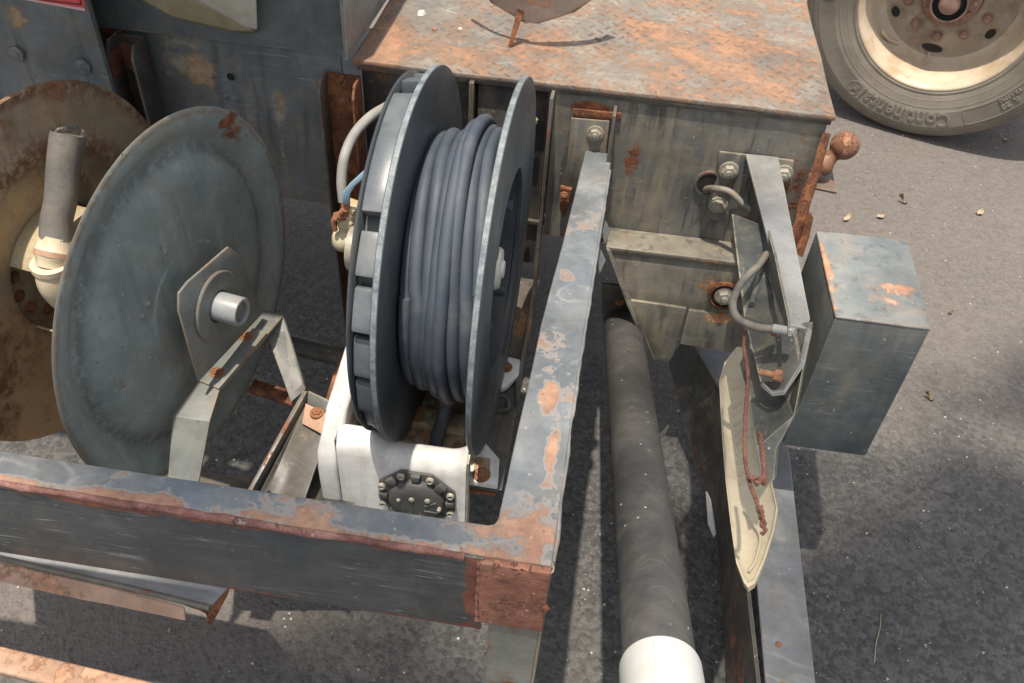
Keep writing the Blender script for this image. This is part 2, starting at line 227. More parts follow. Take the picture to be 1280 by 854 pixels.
M['blue']=simple('blue_grip',(.22,.42,.62),(.32,.52,.70),rough=.45,nsc=30,dirt=(.4,.4,.36))
M['copper']=simple('copper_fitting',(.33,.14,.08),(.46,.22,.13),rough=.6,metal=.2,nsc=40)
M['brass']=simple('chalky_brass',(.52,.43,.27),(.68,.6,.42),rough=.7,nsc=25,bump=.5,dirt=(.38,.26,.13))
M['leaf']=simple('dry_leaf',(.30,.22,.14),(.42,.33,.23),rough=.8,nsc=60)
M['leafdark']=simple('dark_leaf',(.14,.10,.05),(.22,.15,.07),rough=.8,nsc=60)
M['chip']=simple('paint_chip',(.6,.58,.52),(.72,.7,.66),rough=.7,nsc=60)
M['grit']=simple('loose_grit',(.30,.27,.23),(.62,.58,.52),rough=.8,nsc=14,bump=.2)
M['green']=simple('leaf_green',(.05,.09,.025),(.09,.14,.04),rough=.6,nsc=8)
M['bark']=simple('bark',(.10,.075,.05),(.17,.13,.09),rough=.9,nsc=30,bump=1)
def mat_ground():
    s=N('asphalt')
    d=s.vor(115); cell=s.vor(115,'Color'); sep=s.new('SeparateColor'); s.put(sep.inputs[0],cell)
    big=s.noise(2.2,6,.6); stone=s.step(sep.outputs[0],0,1)
    base=s.mix(stone,(.058,.056,.055),(.118,.113,.108))
    base=s.mix(s.step(s.noise(16,8,.72),.35,.7,0,.4),base,(.052,.051,.052))
    base=s.mix(s.math('MULTIPLY',s.step(s.noise(48,5,.65,off=(2,2,2)),.54,.64),.55),base,(.024,.023,.023))
    # tan dust tint, with the sunlit far road and left patch painted into it
    ax=s.new('SeparateXYZ'); s.put(ax.inputs[0],s.P)
    sunlit_tan=s.step(s.math('ADD',ax.outputs[1],s.math('ADD',s.math('MULTIPLY',ax.outputs[0],.22),s.math('MULTIPLY',s.noise(2.6,5,.6,off=(5,5,5)),.9))),1.72,2.3)
    sunlit_tan=s.math('ADD',sunlit_tan,s.ell((-.75,.68,0),(.42,.16,.3)),clamp=True)
    dust=s.math('MULTIPLY',s.math('ADD',s.math('MULTIPLY',sunlit_tan,.72),s.math('MULTIPLY',s.step(big,.4,.7),.16)),s.step(s.noise(85,4,.75,off=(7,1,1)),.2,.6,.45,1))
    col=s.mix(dust,base,(.175,.150,.133))
    v=s.vor(62); pk=s.noise(55,0,off=(9,9,9)); fl=s.math('MULTIPLY',s.step(v,.09,.14,1,0),s.step(pk,.74,.77)); col=s.mix(fl,col,(.5,.47,.42))
    v=s.vor(170); pk=s.noise(90,0,off=(1,2,3)); fl=s.math('MULTIPLY',s.step(v,.12,.2,1,0),s.step(pk,.69,.73)); col=s.mix(fl,col,(.42,.38,.33))
    s.put(s.b.inputs['Base Color'],col); s.b.inputs['Roughness'].default_value=.82
    h=s.math('ADD',s.math('MULTIPLY',s.step(d,.0,.55,1,0),.8),s.math('MULTIPLY',s.noise(70,6,.7),1.2))
    h=s.math('ADD',h,s.math('MULTIPLY',s.step(s.noise(36,5,.6,off=(4,4,8)),.52,.6),-.9))
    bp=s.new('Bump'); bp.inputs['Strength'].default_value=.6; bp.inputs['Distance'].default_value=.004
    s.put(bp.inputs['Height'],h); s.put(s.b.inputs['Normal'],bp.outputs[0]); return s.m
M['ground']=mat_ground()

# ------------------------------------------------------------ mesh helpers
class MB:
    def __init__(s): s.v=[]; s.f=[]; s.mi=[]
    def add(s,vs,fs):
        o=len(s.v); s.v+= [Vector(v) for v in vs]; s.f+=[[i+o for i in f] for f in fs]; return s
    def prism(s,pts,off):
        pts=[Vector(p) for p in pts]; off=Vector(off); n=len(pts)
        return s.add(pts+[p+off for p in pts],[list(range(n))[::-1],list(range(n,2*n))]+[[i,(i+1)%n,(i+1)%n+n,i+n] for i in range(n)])
    def box(s,x0,x1,y0,y1,z0,z1):
        return s.prism([(x0,y0,z0),(x1,y0,z0),(x1,y1,z0),(x0,y1,z0)],(0,0,z1-z0))
    def hexa(s,a,b):
        n=len(a); return s.add(list(a)+list(b),[list(range(n))[::-1],list(range(n,2*n))]+[[i,(i+1)%n,(i+1)%n+n,i+n] for i in range(n)])
    def lathe(s,prof,c,axis,seg=48,caps=True,up=None,wob=0):
        c=Vector(c); a=Vector(axis).normalized(); u=a.cross(Vector(up) if up else (Vector((0,0,1)) if abs(a.z)<.9 else Vector((0,1,0)))).normalized(); v=a.cross(u)
        vs=[];fs=[]; m=len(prof)
        for i in range(seg):
            t=2*math.pi*i/seg; d=u*math.cos(t)+v*math.sin(t)
            for (r,h) in prof: vs.append(c+d*r+a*(h+wob*math.sin(3*t+r*9)))
        for i in range(seg):
            j=(i+1)%seg
            for k in range(m-1): fs.append([i*m+k,j*m+k,j*m+k+1,i*m+k+1])
        if caps:
            if prof[0][0]>1e-6: fs.append([i*m for i in range(seg)][::-1])
            if prof[-1][0]>1e-6: fs.append([i*m+m-1 for i in range(seg)])
        return s.add(vs,fs)
    def tube(s,pts,r,seg=14,caps=True,wob=None):
        pts=[Vector(p) for p in pts]; n=len(pts); rs=r if isinstance(r,(list,tuple)) else [r]*n
        t0=(pts[1]-pts[0]).normalized(); u=t0.cross(Vector((0,0,1)))
        if u.length<.1: u=t0.cross(Vector((0,1,0)))
        u.normalize(); vs=[];fs=[]
        for i,p in enumerate(pts):
            t=(pts[min(i+1,n-1)]-pts[max(i-1,0)]).normalized(); u=(u-t*u.dot(t)).normalized(); v=t.cross(u)
            for k in range(seg):
                q=2*math.pi*k/seg; rr=rs[i]*(1+(wob(i,k) if wob else 0)); vs.append(p+u*math.cos(q)*rr+v*math.sin(q)*rr)
        for i in range(n-1):
            for k in range(seg): fs.append([i*seg+k,i*seg+(k+1)%seg,(i+1)*seg+(k+1)%seg,(i+1)*seg+k])
        if caps: fs+=[list(range(seg))[::-1],[(n-1)*seg+k for k in range(seg)]]
        return s.add(vs,fs)
    def build(s,name,mat,parent=None,bev=0,segs=2,smooth=35,jit=0,cuts=0):
        bm=bmesh.new(); vv=[bm.verts.new(v) for v in s.v]
        for f in s.f:
            try: bm.faces.new([vv[i] for i in f])
            except ValueError: pass
        bmesh.ops.recalc_face_normals(bm,faces=bm.faces)
        if bev:
            ed=[e for e in bm.edges if len(e.link_faces)==2 and e.calc_face_angle(0)>R(28)]
            bmesh.ops.bevel(bm,geom=ed,offset=bev,segments=segs,profile=.5,affect='EDGES',clamp_overlap=True)
        if cuts:
            for _ in range(cuts):
                bmesh.ops.triangulate(bm,faces=[f for f in bm.faces if len(f.verts)>4])
                bmesh.ops.subdivide_edges(bm,edges=[e for e in bm.edges if e.calc_length()>.035],cuts=1,use_grid_fill=True)
        if jit:
            for v in bm.verts:
                q=v.co*9; d=mnoise.noise_vector(q)*jit+mnoise.noise_vector(v.co*45)*jit*.35; v.co+=d
        if parent: loc=Vector(WL[parent.name])
        else:
            xs=[v.co for v in bm.verts]; loc=Vector((sum(v.x for v in xs)/len(xs),sum(v.y for v in xs)/len(xs),min(v.z for v in xs)))
        for v in bm.verts: v.co-=loc
        me=bpy.data.meshes.new(name); bm.to_mesh(me); bm.free()
        for p in me.polygons: p.use_smooth=True
        me.set_sharp_from_angle(angle=R(smooth)); me.materials.append(mat)
        o=bpy.data.objects.new(name,me); C.objects.link(o)
        if parent: o.parent=parent; WL[o.name]=loc
        else: o.location=loc; WL[o.name]=loc
        return o
WL={}
def thing(name,label,cat,loc,group=None):
    o=bpy.data.objects.new(name,None); C.objects.link(o); o.location=loc; WL[o.name]=Vector(loc); o.empty_display_size=.05
    o['label']=label; o['category']=cat
    if group: o['group']=group
    return o
def tag(o,label,cat,group=None):
    o['label']=label; o['category']=cat
    if group: o['group']=group
    return o
def struct(o,kind='structure'): o['kind']=kind; return o
def basis(n):
    n=Vector(n).normalized(); u=n.cross(Vector((0,0,1)))
    if u.length<.1: u=Vector((1,0,0))
    u.normalize(); return n,u,n.cross(u)
def bolt(c,n,r,parent,mat,h=None,washer=1.45,rot=.3,wmat=None,name='bolt'):
    c=Vector(c); n,u,v=basis(n); h=h or r*.7; m=MB()
    if washer: m.lathe([(0,-.002),(r*washer,-.002),(r*washer*1.0,r*.14),(r*washer*.93,r*.2),(r*.5,r*.2)],c,n,24,caps=False)
    ring=lambda rr,hh:[c+(u*math.cos(rot+k*math.pi/3)+v*math.sin(rot+k*math.pi/3))*rr+n*hh for k in range(6)]
    base=ring(r,0);top=ring(r,h*.8);cap=ring(r*.8,h)
    m.hexa(base,top); m.hexa(top,cap)
    m.lathe([(r*.42,h*.9),(r*.42,h*1.25),(r*.3,h*1.35),(0,h*1.35)],c,n,12,caps=False)
    return m.build(name,mat,parent,bev=0,smooth=30)
def copyobj(o,loc,parent=None,rz=0):
    c=o.copy(); C.objects.link(c); c.location=loc; c.parent=parent; c.rotation_euler.z=rz; return c
def V(*a): return Vector(a)
def lerp(a,b,t): return Vector(a).lerp(Vector(b),t)
def spline(pts,n=10):
    P=[Vector(p) for p in pts]; P=[P[0]*2-P[1]]+P+[P[-1]*2-P[-2]]; out=[]
    for i in range(1,len(P)-2):
        for k in range(n):
            t=k/n; a,b,c,d=P[i-1:i+3]
            out.append(.5*((2*b)+(c-a)*t+(2*a-5*b+4*c-d)*t*t+(3*b-a-3*c+d)*t**3))
    out.append(P[-2]); return out
# ------------------------------------------------------------ ground
g=MB(); g.add([(-60,-60,0),(60,-60,0),(60,60,0),(-60,60,0)],[[0,1,2,3]]); o=struct(g.build('asphalt_ground',M['ground']))
m=MB()
for i in range(1500):
    x=random.uniform(-1.1,1.9); y=random.uniform(.45,3.0); r=random.choice([.0012,.0016,.002,.003]); a=random.uniform(0,6)
    p=[(x+math.cos(a+k*2.1)*r,y+math.sin(a+k*2.1)*r*random.uniform(.6,1.1),-.0005) for k in range(3)]
    m.hexa(p,[(q[0]*1,q[1],.001+r*.5) for q in p])
o=m.build('loose_grit',M['grit'],smooth=10); tag(o,'pale grit scattered loose over the asphalt','grit'); o['kind']='stuff'
# ------------------------------------------------------------ tool chest (rusty step box)
ch=thing('tool_chest','dark steel tool chest with a rust covered tread plate top and a dented front','tool chest',(-.03,1.5,.44))
dk=MB(); dk.box(-.398,.341,1.2305,2.25,.7185,.727)
dko=dk.build('tread_deck',M['deck'],ch,bev=.002,segs=2,cuts=4,jit=.0022)
m=MB()
for j in range(-2,42):
    for i in range(-2,30):
        x=-.385+i*.0255+(j%2)*.01275; y=1.24+j*.0165
        if not(-.388<x<.33 and 1.235<y<1.9): continue
        a=R(45) if j%2 else R(-45); a+=R(8); L=.0085; W=.0024
        e=V(math.cos(a),math.sin(a),0); f=V(-math.sin(a),math.cos(a),0); c=V(x,y,.7262)
        m.add([c-e*L,c-f*W,c+e*L,c+f*W,c-e*L*.5+V(0,0,.0019),c+e*L*.5+V(0,0,.0019)],[[0,1,4],[1,2,5],[1,5,4],[2,3,5],[3,0,4],[3,4,5]])
o=m.build('tread_lug',M['deck'],dko,smooth=50); o['kind']='stuff'
m=MB(); m.prism([(-.078,1.236,.44),(.332,1.236,.44),(0.3299,1.2360,0.4960),(0.3397,1.2360,0.5558),(0.3383,1.2360,0.5927),(.333,1.236,.716),(-.078,1.236,.716)],(0,.006,0))
fp=m.build('front_panel',M['chest'],ch,cuts=2,jit=.0012)
m=MB(); m.box(-.39,-.09,1.252,1.258,.36,.717); m.build('recessed_panel',M['darkpanel'],ch,cuts=2,jit=.001)
m=MB(); m.box(-.212,-.205,1.222,1.252,.36,.716); m.box(-.2,-.125,1.24,1.252,.36,.716); m.build('stiffener',M['darkpanel'],ch,bev=.001)
m=MB(); m.prism([(-.085,1.205,.30),(-.080,1.205,.30),(-.080,1.205,.715),(-.085,1.205,.715)],(0,.05,0)); m.box(-.0852,-.0795,1.236,1.25,.36,.7155)
m.build('corner_flange',M['bracketdark'],ch,bev=.0008,cuts=2,jit=.0008)
m=MB(); m.box(.3265,.3325,1.243,2.2,.44,.717); m.build('side_panel',M['chest'],ch)
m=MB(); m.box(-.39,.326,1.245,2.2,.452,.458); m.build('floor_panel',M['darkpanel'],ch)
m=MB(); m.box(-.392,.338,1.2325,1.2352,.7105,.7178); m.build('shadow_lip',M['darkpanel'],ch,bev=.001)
# torn rusty corner edge
tp=[(0.3363,1.2276,0.6981),(0.3370,1.2179,0.6595),(0.3374,1.2068,0.6205),(0.3339,1.1903,0.5923),(0.3322,1.1810,0.5772),(0.3303,1.1806,0.5572),(0.3297,1.1746,0.5299),(0.3194,1.1711,0.5388),(0.3184,1.1827,0.5739),(0.3182,1.1969,0.6153),(0.3257,1.2195,0.6570),(0.3270,1.2301,0.6982)]
m=MB(); m.prism(tp,(.004,.006,-.001)); m.build('torn_edge',M['rust'],ch,cuts=3,jit=.005)
m=MB(); m.prism([(0.3347,1.2045,0.5766),(0.3528,1.2094,0.5544),(0.3544,1.2002,0.5230),(0.3507,1.1841,0.4986),(0.3341,1.1823,0.5070),(0.3278,1.1976,0.5446)],(.003,.008,0)); m.build('bent_flap',M['rust'],ch,jit=.002)
# rectangular weld frame round the rail end
m=MB(); m.prism([(-0.0502,1.2350,0.6891),(0.0269,1.2350,0.6909),(0.0275,1.2350,0.6773),(-0.0475,1.2350,0.6756)],(0,-.0035,0)); m.build('weld_bead',M['rust'],ch,bev=.001,cuts=3,jit=.003)
m=MB(); m.prism([(-0.0505,1.2290,0.6730),(0.0094,1.2290,0.6754),(0.0129,1.2290,0.5459),(-0.0489,1.2290,0.5208)],(0,.006,0)); pl=m.build('rail_end_plate',M['chest'],ch,bev=.0012)
m=MB(); m.prism([(0.0127,1.2000,0.7012),(0.0175,1.2000,0.7018),(0.0182,1.2000,0.5719),(0.0131,1.2000,0.5711)],(0,.034,0)); m.build('end_rib',M['bed'],ch,bev=.0008)
bolt((-0.0103,1.2290,0.6517),(0,-1,0),.0095,ch,M['greybolt'])
m=MB(); m.prism([(-0.0559,1.2200,0.5495),(-0.0371,1.2200,0.5476),(-0.0425,1.2200,0.4920),(-0.0534,1.2200,0.5068)],(0,.01,0)); m.build('rust_tab',M['rust'],ch,jit=.001,cuts=1)
for q in ((-0.1111,1.2380,0.6572),(-0.1148,1.2380,0.4666)): bolt(q,(.3,-1,0),.008,ch,M['yellowbolt'],washer=0)
bolt((-0.0477,1.2150,0.5383),(0,-1,0),.005,ch,M['rustbolt'])
# through hole collar with cable
m=MB(); hc=Vector((0.1820,1.2345,0.5843)); m.lathe([(.0185,-.002),(.0225,-.002),(.0225,.003),(.0185,.003)],hc,(0,-1,0),32,caps=False); m.build('hole_rim',M['bracketdark'],ch)
m=MB(); m.lathe([(0,0),(.0187,0)],hc+V(0,-.0018,0),(0,-1,0),32,caps=False); m.build('cable_hole',M['black'],ch)
# ------------------------------------------------------------ angle brace under the chest
br=thing('angle_brace','dusty folded steel brace with a big recessed bolt under the tool chest','brace',(.18,1.19,.25))
m=MB(); m.prism([(0.0355,1.1850,0.4647),(0.2641,1.1850,0.4651),(0.2919,1.1700,0.3724),(0.1861,1.1700,0.3718),(0.0814,1.1700,0.3753)],(0,.006,0)); m.build('upper_plate',M['brace'],br,bev=.0015,cuts=2,jit=.001)
m=MB(); m.prism([(0.0323,1.1800,0.4713),(0.0389,1.1800,0.4723),(0.2589,1.1800,0.4749),(0.2608,1.1800,0.4667),(0.0404,1.1800,0.4608)],(0,.055,.001)); m.build('top_flange',M['brace'],br,bev=.001)
m=MB(); m.prism([(0.0829,1.1650,0.3761),(0.1856,1.1650,0.3742),(0.1831,1.1650,0.2573),(0.1768,1.1650,0.2437),(0.1478,1.1650,0.2422)],(0,.006,0)); m.build('lower_gusset',M['brace'],br,bev=.0015,cuts=1,jit=.0008)
m=MB(); m.prism([(0.0341,1.1750,0.4703),(0.0396,1.1750,0.4695),(0.0882,1.1600,0.3795),(0.1494,1.1500,0.2612),(0.1410,1.1500,0.2596),(0.0806,1.1600,0.3745)],(0,.012,0)); m.build('edge_fold',M['bracketdark'],br,bev=.001)
m=MB(); m.prism([(0.1903,1.1650,0.3714),(0.3050,1.1650,0.3736),(0.3085,1.1500,0.2982),(0.1876,1.1500,0.3045)],(0,.006,0)); m.build('lower_plate',M['brace'],br,bev=.001)
bc=Vector((0.2419,1.1680,0.4124)); m=MB(); m.lathe([(.0215,0),(.027,-.001),(.027,.005),(.0235,.007),(.0215,.005)],bc,(0,-1,.1),36,caps=False); m.build('bolt_socket',M['rust'],br)
m=MB(); m.lathe([(0,.0),(.0213,.0)],bc+V(0,-.002,0),(0,-1,.1),24,caps=False); m.build('socket_back',M['black'],br)
bolt(bc+V(0,-.002,0),(0,-1,.1),.014,br,M['greybolt'],h=.012,washer=1.2)
m=MB(); m.prism([(0.0366,1.2200,0.3592),(0.0913,1.2200,0.3593),(0.1168,1.2200,0.2866),(0.0471,1.2200,0.2739)],(0,.006,0)); m.build('back_plate',M['bed'],br); bolt((0.0734,1.2200,0.3220),(0,-1,0),.006,br,M['rustbolt'])
# ------------------------------------------------------------ truck body at upper left
tb=thing('service_truck','blue grey lower side of the truck with a cabinet above it','truck',(-.8,1.4,.446))
m=MB(); m.box(-.95,-.418,1.236,1.244,.446,.736); m.build('lower_panel',M['body'],tb,cuts=3,jit=.0018)
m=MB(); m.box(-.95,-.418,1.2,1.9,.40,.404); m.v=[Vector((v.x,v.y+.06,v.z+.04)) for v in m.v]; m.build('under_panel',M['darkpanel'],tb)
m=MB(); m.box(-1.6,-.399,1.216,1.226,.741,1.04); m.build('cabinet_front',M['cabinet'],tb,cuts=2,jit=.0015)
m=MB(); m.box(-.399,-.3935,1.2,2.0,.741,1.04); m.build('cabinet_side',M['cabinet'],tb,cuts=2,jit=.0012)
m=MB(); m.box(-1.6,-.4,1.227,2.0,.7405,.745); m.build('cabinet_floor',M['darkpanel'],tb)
m=MB(); m.box(-2.2,-.43,.80,2.2,1.07,1.16); m.build('unseen_shade_overhang',M['cabinet'],tb,bev=.006)  # out of view, added to shade the body panel and left reel
hl=Vector((-0.6030,1.2355,0.6708))
m=MB(); m.lathe([(0,0),(.0068,0)],hl,(0,-1,0),24,caps=False); m.build('hole',M['black'],tb)
m=MB(); m.lathe([(.0068,-.001),(.0095,-.001),(.0088,.0018),(.0068,.0012)],hl,(0,-1,0),24,caps=False); m.build('hole_rim',M['body'],tb)
for q,r in (((-0.7125,1.2360,0.6625),.009),((-0.6772,1.2360,0.6697),.006),((-0.6191,1.2360,0.6348),.007),((-0.6372,1.2360,0.6677),.006)):
    m=MB(); m.lathe([(0,.0025),(r*.5,.0022),(r*.8,.001),(r,-.001)],q,(0,-1,0),14,caps=False); m.build('rivet',M['body'],tb,jit=.0007)
m=MB(); m.box(-.80,-.772,1.228,1.236,.60,.80); m.build('post_strip',M['rust'],tb,jit=.001)
# red sticker plate with two bolts
hp=thing('bolted_plate','flat blue grey plate with two worn hexagon bolts and a red sticker','plate',(-.9,1.14,.45))
a,b,c,d=(-0.9527,1.1400,0.8291),(-0.7560,1.1400,0.8501),(-0.7543,1.1400,0.6642),(-0.7612,1.1400,0.4732)
m=MB(); m.prism([(-1.25,1.14,b[2]),b,c,d,(-1.25,1.14,d[2])],(0,.012,0)); m.build('plate',M['body'],hp,bev=.0015,cuts=2,jit=.0008)
bolt((-0.8915,1.1390,0.7211),(0,-1,0),.0125,hp,M['body'],h=.006,washer=0); bolt((-0.7884,1.1390,0.7131),(0,-1,0),.0125,hp,M['body'],h=.006,washer=0)
m=MB(); m.prism([(-0.9337,1.1385,0.8134),(-0.9308,1.1385,0.8206),(-0.7512,1.1385,0.8400),(-0.7601,1.1385,0.8024)],(0,.0012,0)); m.build('red_sticker',M['sticker'],hp)
m=MB()
for p in ([(-0.8498,1.1380,0.8089),(-0.8468,1.1380,0.8104),(-0.7635,1.1380,0.8104),(-0.7642,1.1380,0.8080)],[(-0.7582,1.1380,0.8394),(-0.7558,1.1380,0.8397),(-0.7630,1.1380,0.8081),(-0.7655,1.1380,0.8078)]): m.prism(p,(0,.0006,0))
m.build('sticker_line',M['stickerdark'],hp)
m=MB(); m.prism([(-0.8616,1.1380,0.8100),(-0.7594,1.1380,0.8039),(-0.7605,1.1380,0.8002),(-0.8624,1.1380,0.8075)],(0,.0006,0)); m.build('sticker_border',M['stickerpale'],hp)
# U channels standing against the body
def channel(name,label,xl,xr,zt,zb,yf,mat1,mat2,tl,tr):
    t=thing(name,label,'channel bracket',((xl+xr)/2,yf,zb),'upright channels on the body side')
    yb=yf+.045
    def fl(x,dx,zt,zb2):
        m=MB(); m.prism([(x,yb,zb2),(x,yf,zb2),(x,yf,zt-.018),(x,yf+.012,zt),(x,yb,zt+.002)],(dx,0,0)); return m
    fl(xl,.004,zt,tl).build('flange',mat1,t,bev=.0008,cuts=1,jit=.0008)
    fl(xr-.004,.004,zt-.004,tr).build('flange',mat2,t,bev=.0008,cuts=2,jit=.001)
    m=MB(); m.box(xl+.0042,xr-.0042,yb-.006,yb-.001,max(tl,tr),zt-.002); m.build('web',mat2,t,cuts=2,jit=.001)
    return t
c1=channel('upright_channel','dark upright channel between the bolted plate and the body panel',-.772,-.728,.735,.45,1.175,M['bracketdark'],M['bracketdark'],.42,.42)
bolt((-.752,1.214,.68),(0,-1,0),.007,c1,M['rustbolt'])
c2=channel('upright_channel','heavily rusted upright channel left of the hose reel guard',-.443,-.385,.705,.30,1.185,M['bracketdark'],M['rust'],.12,.05)
bolt((-.416,1.222,.66),(0,-1,0),.008,c2,M['rustbolt'])
# cream tank corner
tk=thing('cream_tank','cream moulded tank corner jutting out under the truck body at the top edge','tank',(-.58,1.1,.77))
m=MB(); m.hexa([(-0.5282,1.1950,0.7740),(-0.5475,1.1950,0.7767),(-0.6194,1.1600,0.8371),(-0.5206,1.1600,0.9000),(-0.5000,1.1600,0.9021)],[(-0.5357,1.2120,0.7658),(-0.5557,1.2120,0.7660),(-0.6509,1.2120,0.7969),(-0.5440,1.2120,0.8798),(-0.5224,1.2120,0.8820)]); m.build('front_face',M['tank'],tk,bev=.004,segs=3)
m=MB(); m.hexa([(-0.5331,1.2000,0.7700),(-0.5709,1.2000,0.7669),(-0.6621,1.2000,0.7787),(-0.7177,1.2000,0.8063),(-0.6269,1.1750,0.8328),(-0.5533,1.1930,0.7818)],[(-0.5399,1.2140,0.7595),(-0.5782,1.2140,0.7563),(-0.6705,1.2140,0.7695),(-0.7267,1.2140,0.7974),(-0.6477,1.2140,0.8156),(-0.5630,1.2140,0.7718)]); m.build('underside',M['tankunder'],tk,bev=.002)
# ------------------------------------------------------------ bowl-shaped sheet on a stalk on the deck
bw=thing('stalk_plate','pinkish rusty curved plate on a thin stalk standing on the rusty deck','plate on stalk',(-.163,1.335,.727))
m=MB(); n=22; fr=[];bk=[]
prof=[]
for i in range(n+1):
    t=math.pi*(1+i/n); x=math.cos(t); z=math.sin(t)
    prof.append((x,z))
cxb=-.137; zb=.850
out=[(cxb+.105*x,zb+.085*z) for x,z in prof]+[(cxb+.105,1.02),(cxb-.105,1.02)]
def bend(x,z): return 1.352-.20*(z-.78)+ .045*((x-cxb)/.1)**2*1.0
def bv(x,z): return V(x,bend(x,z),z)
N1=14; grid=[]
vs=[];fs=[]
for j in range(12):
    tz=j/11; z=.762+tz*.2
    dz=max(-1,min(0,(z-zb)/.085)); hw=.118*math.sqrt(max(.0,1-dz*dz)); hw=max(hw,.012)
    for i in range(N1+1):
        x=cxb-hw+2*hw*i/N1; vs.append(bv(x,z))
for j in range(11):
    for i in range(N1): a=j*(N1+1)+i; fs.append([a,a+1,a+N1+2,a+N1+1])
k=len(vs); vs2=[v+V(0,.005,.0) for v in vs]; 
rim=[i for i in range(N1+1)]+[j*(N1+1)+N1 for j in range(1,12)]+[11*(N1+1)+i for i in range(N1-1,-1,-1)]+[j*(N1+1) for j in range(10,0,-1)]
fs+= [[q+k for q in f][::-1] for f in fs]; 
for a,b in zip(rim,rim[1:]+rim[:1]): fs.append([a,b,b+k,a+k])
m.add(vs+vs2,fs); m.build('curved_plate',M['bowl'],bw,smooth=60)
m=MB(); b0=V(-.166,1.338,.7262); b1=V(-.152,1.358,.790)
m.hexa([b0+V(-.003,-.003,0),b0+V(.003,-.003,0),b0+V(.003,.003,0),b0+V(-.003,.003,0)],[b1+V(-.0065,-.003,0),b1+V(.0065,-.003,0),b1+V(.0065,.003,0),b1+V(-.0065,.003,0)]); m.build('stalk',M['rust'],bw,bev=.0008)
m=MB(); m.hexa([b1+V(-.009,-.0035,-.012),b1+V(.006,-.0035,-.016),b1+V(.006,.004,-.016),b1+V(-.009,.004,-.012)],[b1+V(-.014,-.0035,.006),b1+V(.008,-.0035,.0),b1+V(.008,.004,.0),b1+V(-.014,.004,.006)]); m.build('gusset',M['rustlight'],bw,bev=.001)
# ------------------------------------------------------------ equipment frame (rails)
fr=thing('equipment_frame','chipped blue grey steel frame rails forming the corner round the reels','frame',(-.05,.8,.3))
m=MB()
T=[(-1.6,.4635,.62),(-.048,.4635,.62),(-.048,.4635,.62),(-1.6,.4985,.62)]
m.prism([(-1.6,.4595,.619),(-.056,.4595,.619),(-.056,.4605,.4795),(-1.6,.4605,.4795)],(0,.0042,0)); m.build('front_face',M['railface'],fr,bev=.0012,cuts=3,jit=.0009)
m=MB(); m.prism([(-1.6,.463,.6205),(.0088,.463,.6205),(.0098,.6,.6205),(.0115,.8,.6205),(.016,1.0,.6205),(.0205,1.2283,.6205),(-.0215,1.2283,.6205),(-.032,1.0,.6205),(-.0425,.8,.6205),(-.0475,.6,.6205),(-.0500,.508,.6205),(-.0525,.501,.6205),(-.059,.4985,.6205),(-1.6,.4985,.6205)],(0,0,-.006)); m.build('rail_top_plate',M['frame'],fr,bev=.0022,segs=3,cuts=3,jit=.0011)
m=MB(); m.box(-1.6,-.06,.4945,.4984,.482,.6145); m.build('front_rail_back',M['railface'],fr)
m=MB(); m.box(-1.6,-.058,.4642,.4944,.4815,.4850); m.build('front_rail_bottom',M['railface'],fr)
# welded rusty seam along the near top edge
pts=[(-1.6,.4612,.6172)]+[(-1.6+i*.025,.4607+.0008*math.sin(i*1.7),.6168+.0007*math.sin(i*.9)) for i in range(1,62)]+[(-.085,.461,.6166)]
rs=[.0050+.0011*math.sin(i*2.3)+.0008*math.sin(i*5.1) for i in range(len(pts))]; rs[-1]=.002
pp=spline(pts,3); rr=[.0040+.0018*mnoise.noise(p*40) for p in pp]; rr[-1]=.001
m=MB(); m.tube(pp,rr,10,wob=lambda i,k:.3*mnoise.noise(V(i*.6,k*.9,3))); m.build('weld_seam',M['weld'],fr,smooth=60)
# side rail, tapering towards the chest
sr0=[(-.051,.4988,.6207),(.009,.4632,.6207),(.0115,.8,.6207),(.021,1.2285,.6207),(-.021,1.2285,.6207),(-.043,.8,.6207)]
m=MB(); m.prism([(.0103,.4635,.6165),(.0122,.8,.6165),(.0212,1.228,.6165),(.0212,1.228,.555),(.0122,.8,.545),(.0103,.4635,.5)],(-.0035,0,0)); m.build('side_rail_face',M['frame'],fr,cuts=2,jit=.0008)
m=MB(); m.prism([(-.0498,.4995,.6145),(-.042,.8,.6145),(-.021,1.228,.6145),(-.021,1.228,.555),(-.042,.8,.545),(-.0498,.4995,.5)],(.0035,0,0)); m.build('side_rail_inner_face',M['railface'],fr)
m=MB(); m.prism([(-.046,.5,.506),(.0065,.5,.506),(.0085,.8,.549),(.0175,1.226,.56),(-.0175,1.226,.56),(-.038,.8,.549)],(0,0,.003)); m.build('side_rail_underside',M['railface'],fr)
pts=spline([(.0105+.0012*math.sin(i*2.1),.47+i*.034,.6165-.001*math.sin(i*1.3)) if i<8 else (.0112+(i-8)*.0007,.47+i*.034,.6165) for i in range(22)],4)
m=MB(); m.tube(pts,[.0026+.0016*mnoise.noise(p*60) for p in pts],8); m.build('edge_weld',M['frame'],fr,smooth=60)
for q in ((.022,1.07,.60),(.020,1.02,.585)): 
    m=MB(); q=Vector(q); m.prism([q,q+V(.004,-.004,-.004),q+V(.010,-.01,-.012),q+V(.004,-.03,-.02),q+V(-.002,-.03,0)],(.001,0,.002)); m.build('paint_drip',M['frame'],fr,jit=.001)
m=MB(); m.prism([(-.0595,.4555,.6165),(.0088,.4555,.6170),(.0088,.4555,.505),(-.0585,.4555,.503)],(0,.0085,0)); m.build('corner_plate',M['rustplate'],fr,bev=.0015,segs=2,cuts=3,jit=.0016)
m=MB(); m.prism([(-.0475,.4595,.5035),(.0075,.4595,.5035),(.0035,.4595,.02),(-.0475,.4595,.02)],(0,.045,0)); m.build('corner_post',M['post'],fr,bev=.003,segs=3)
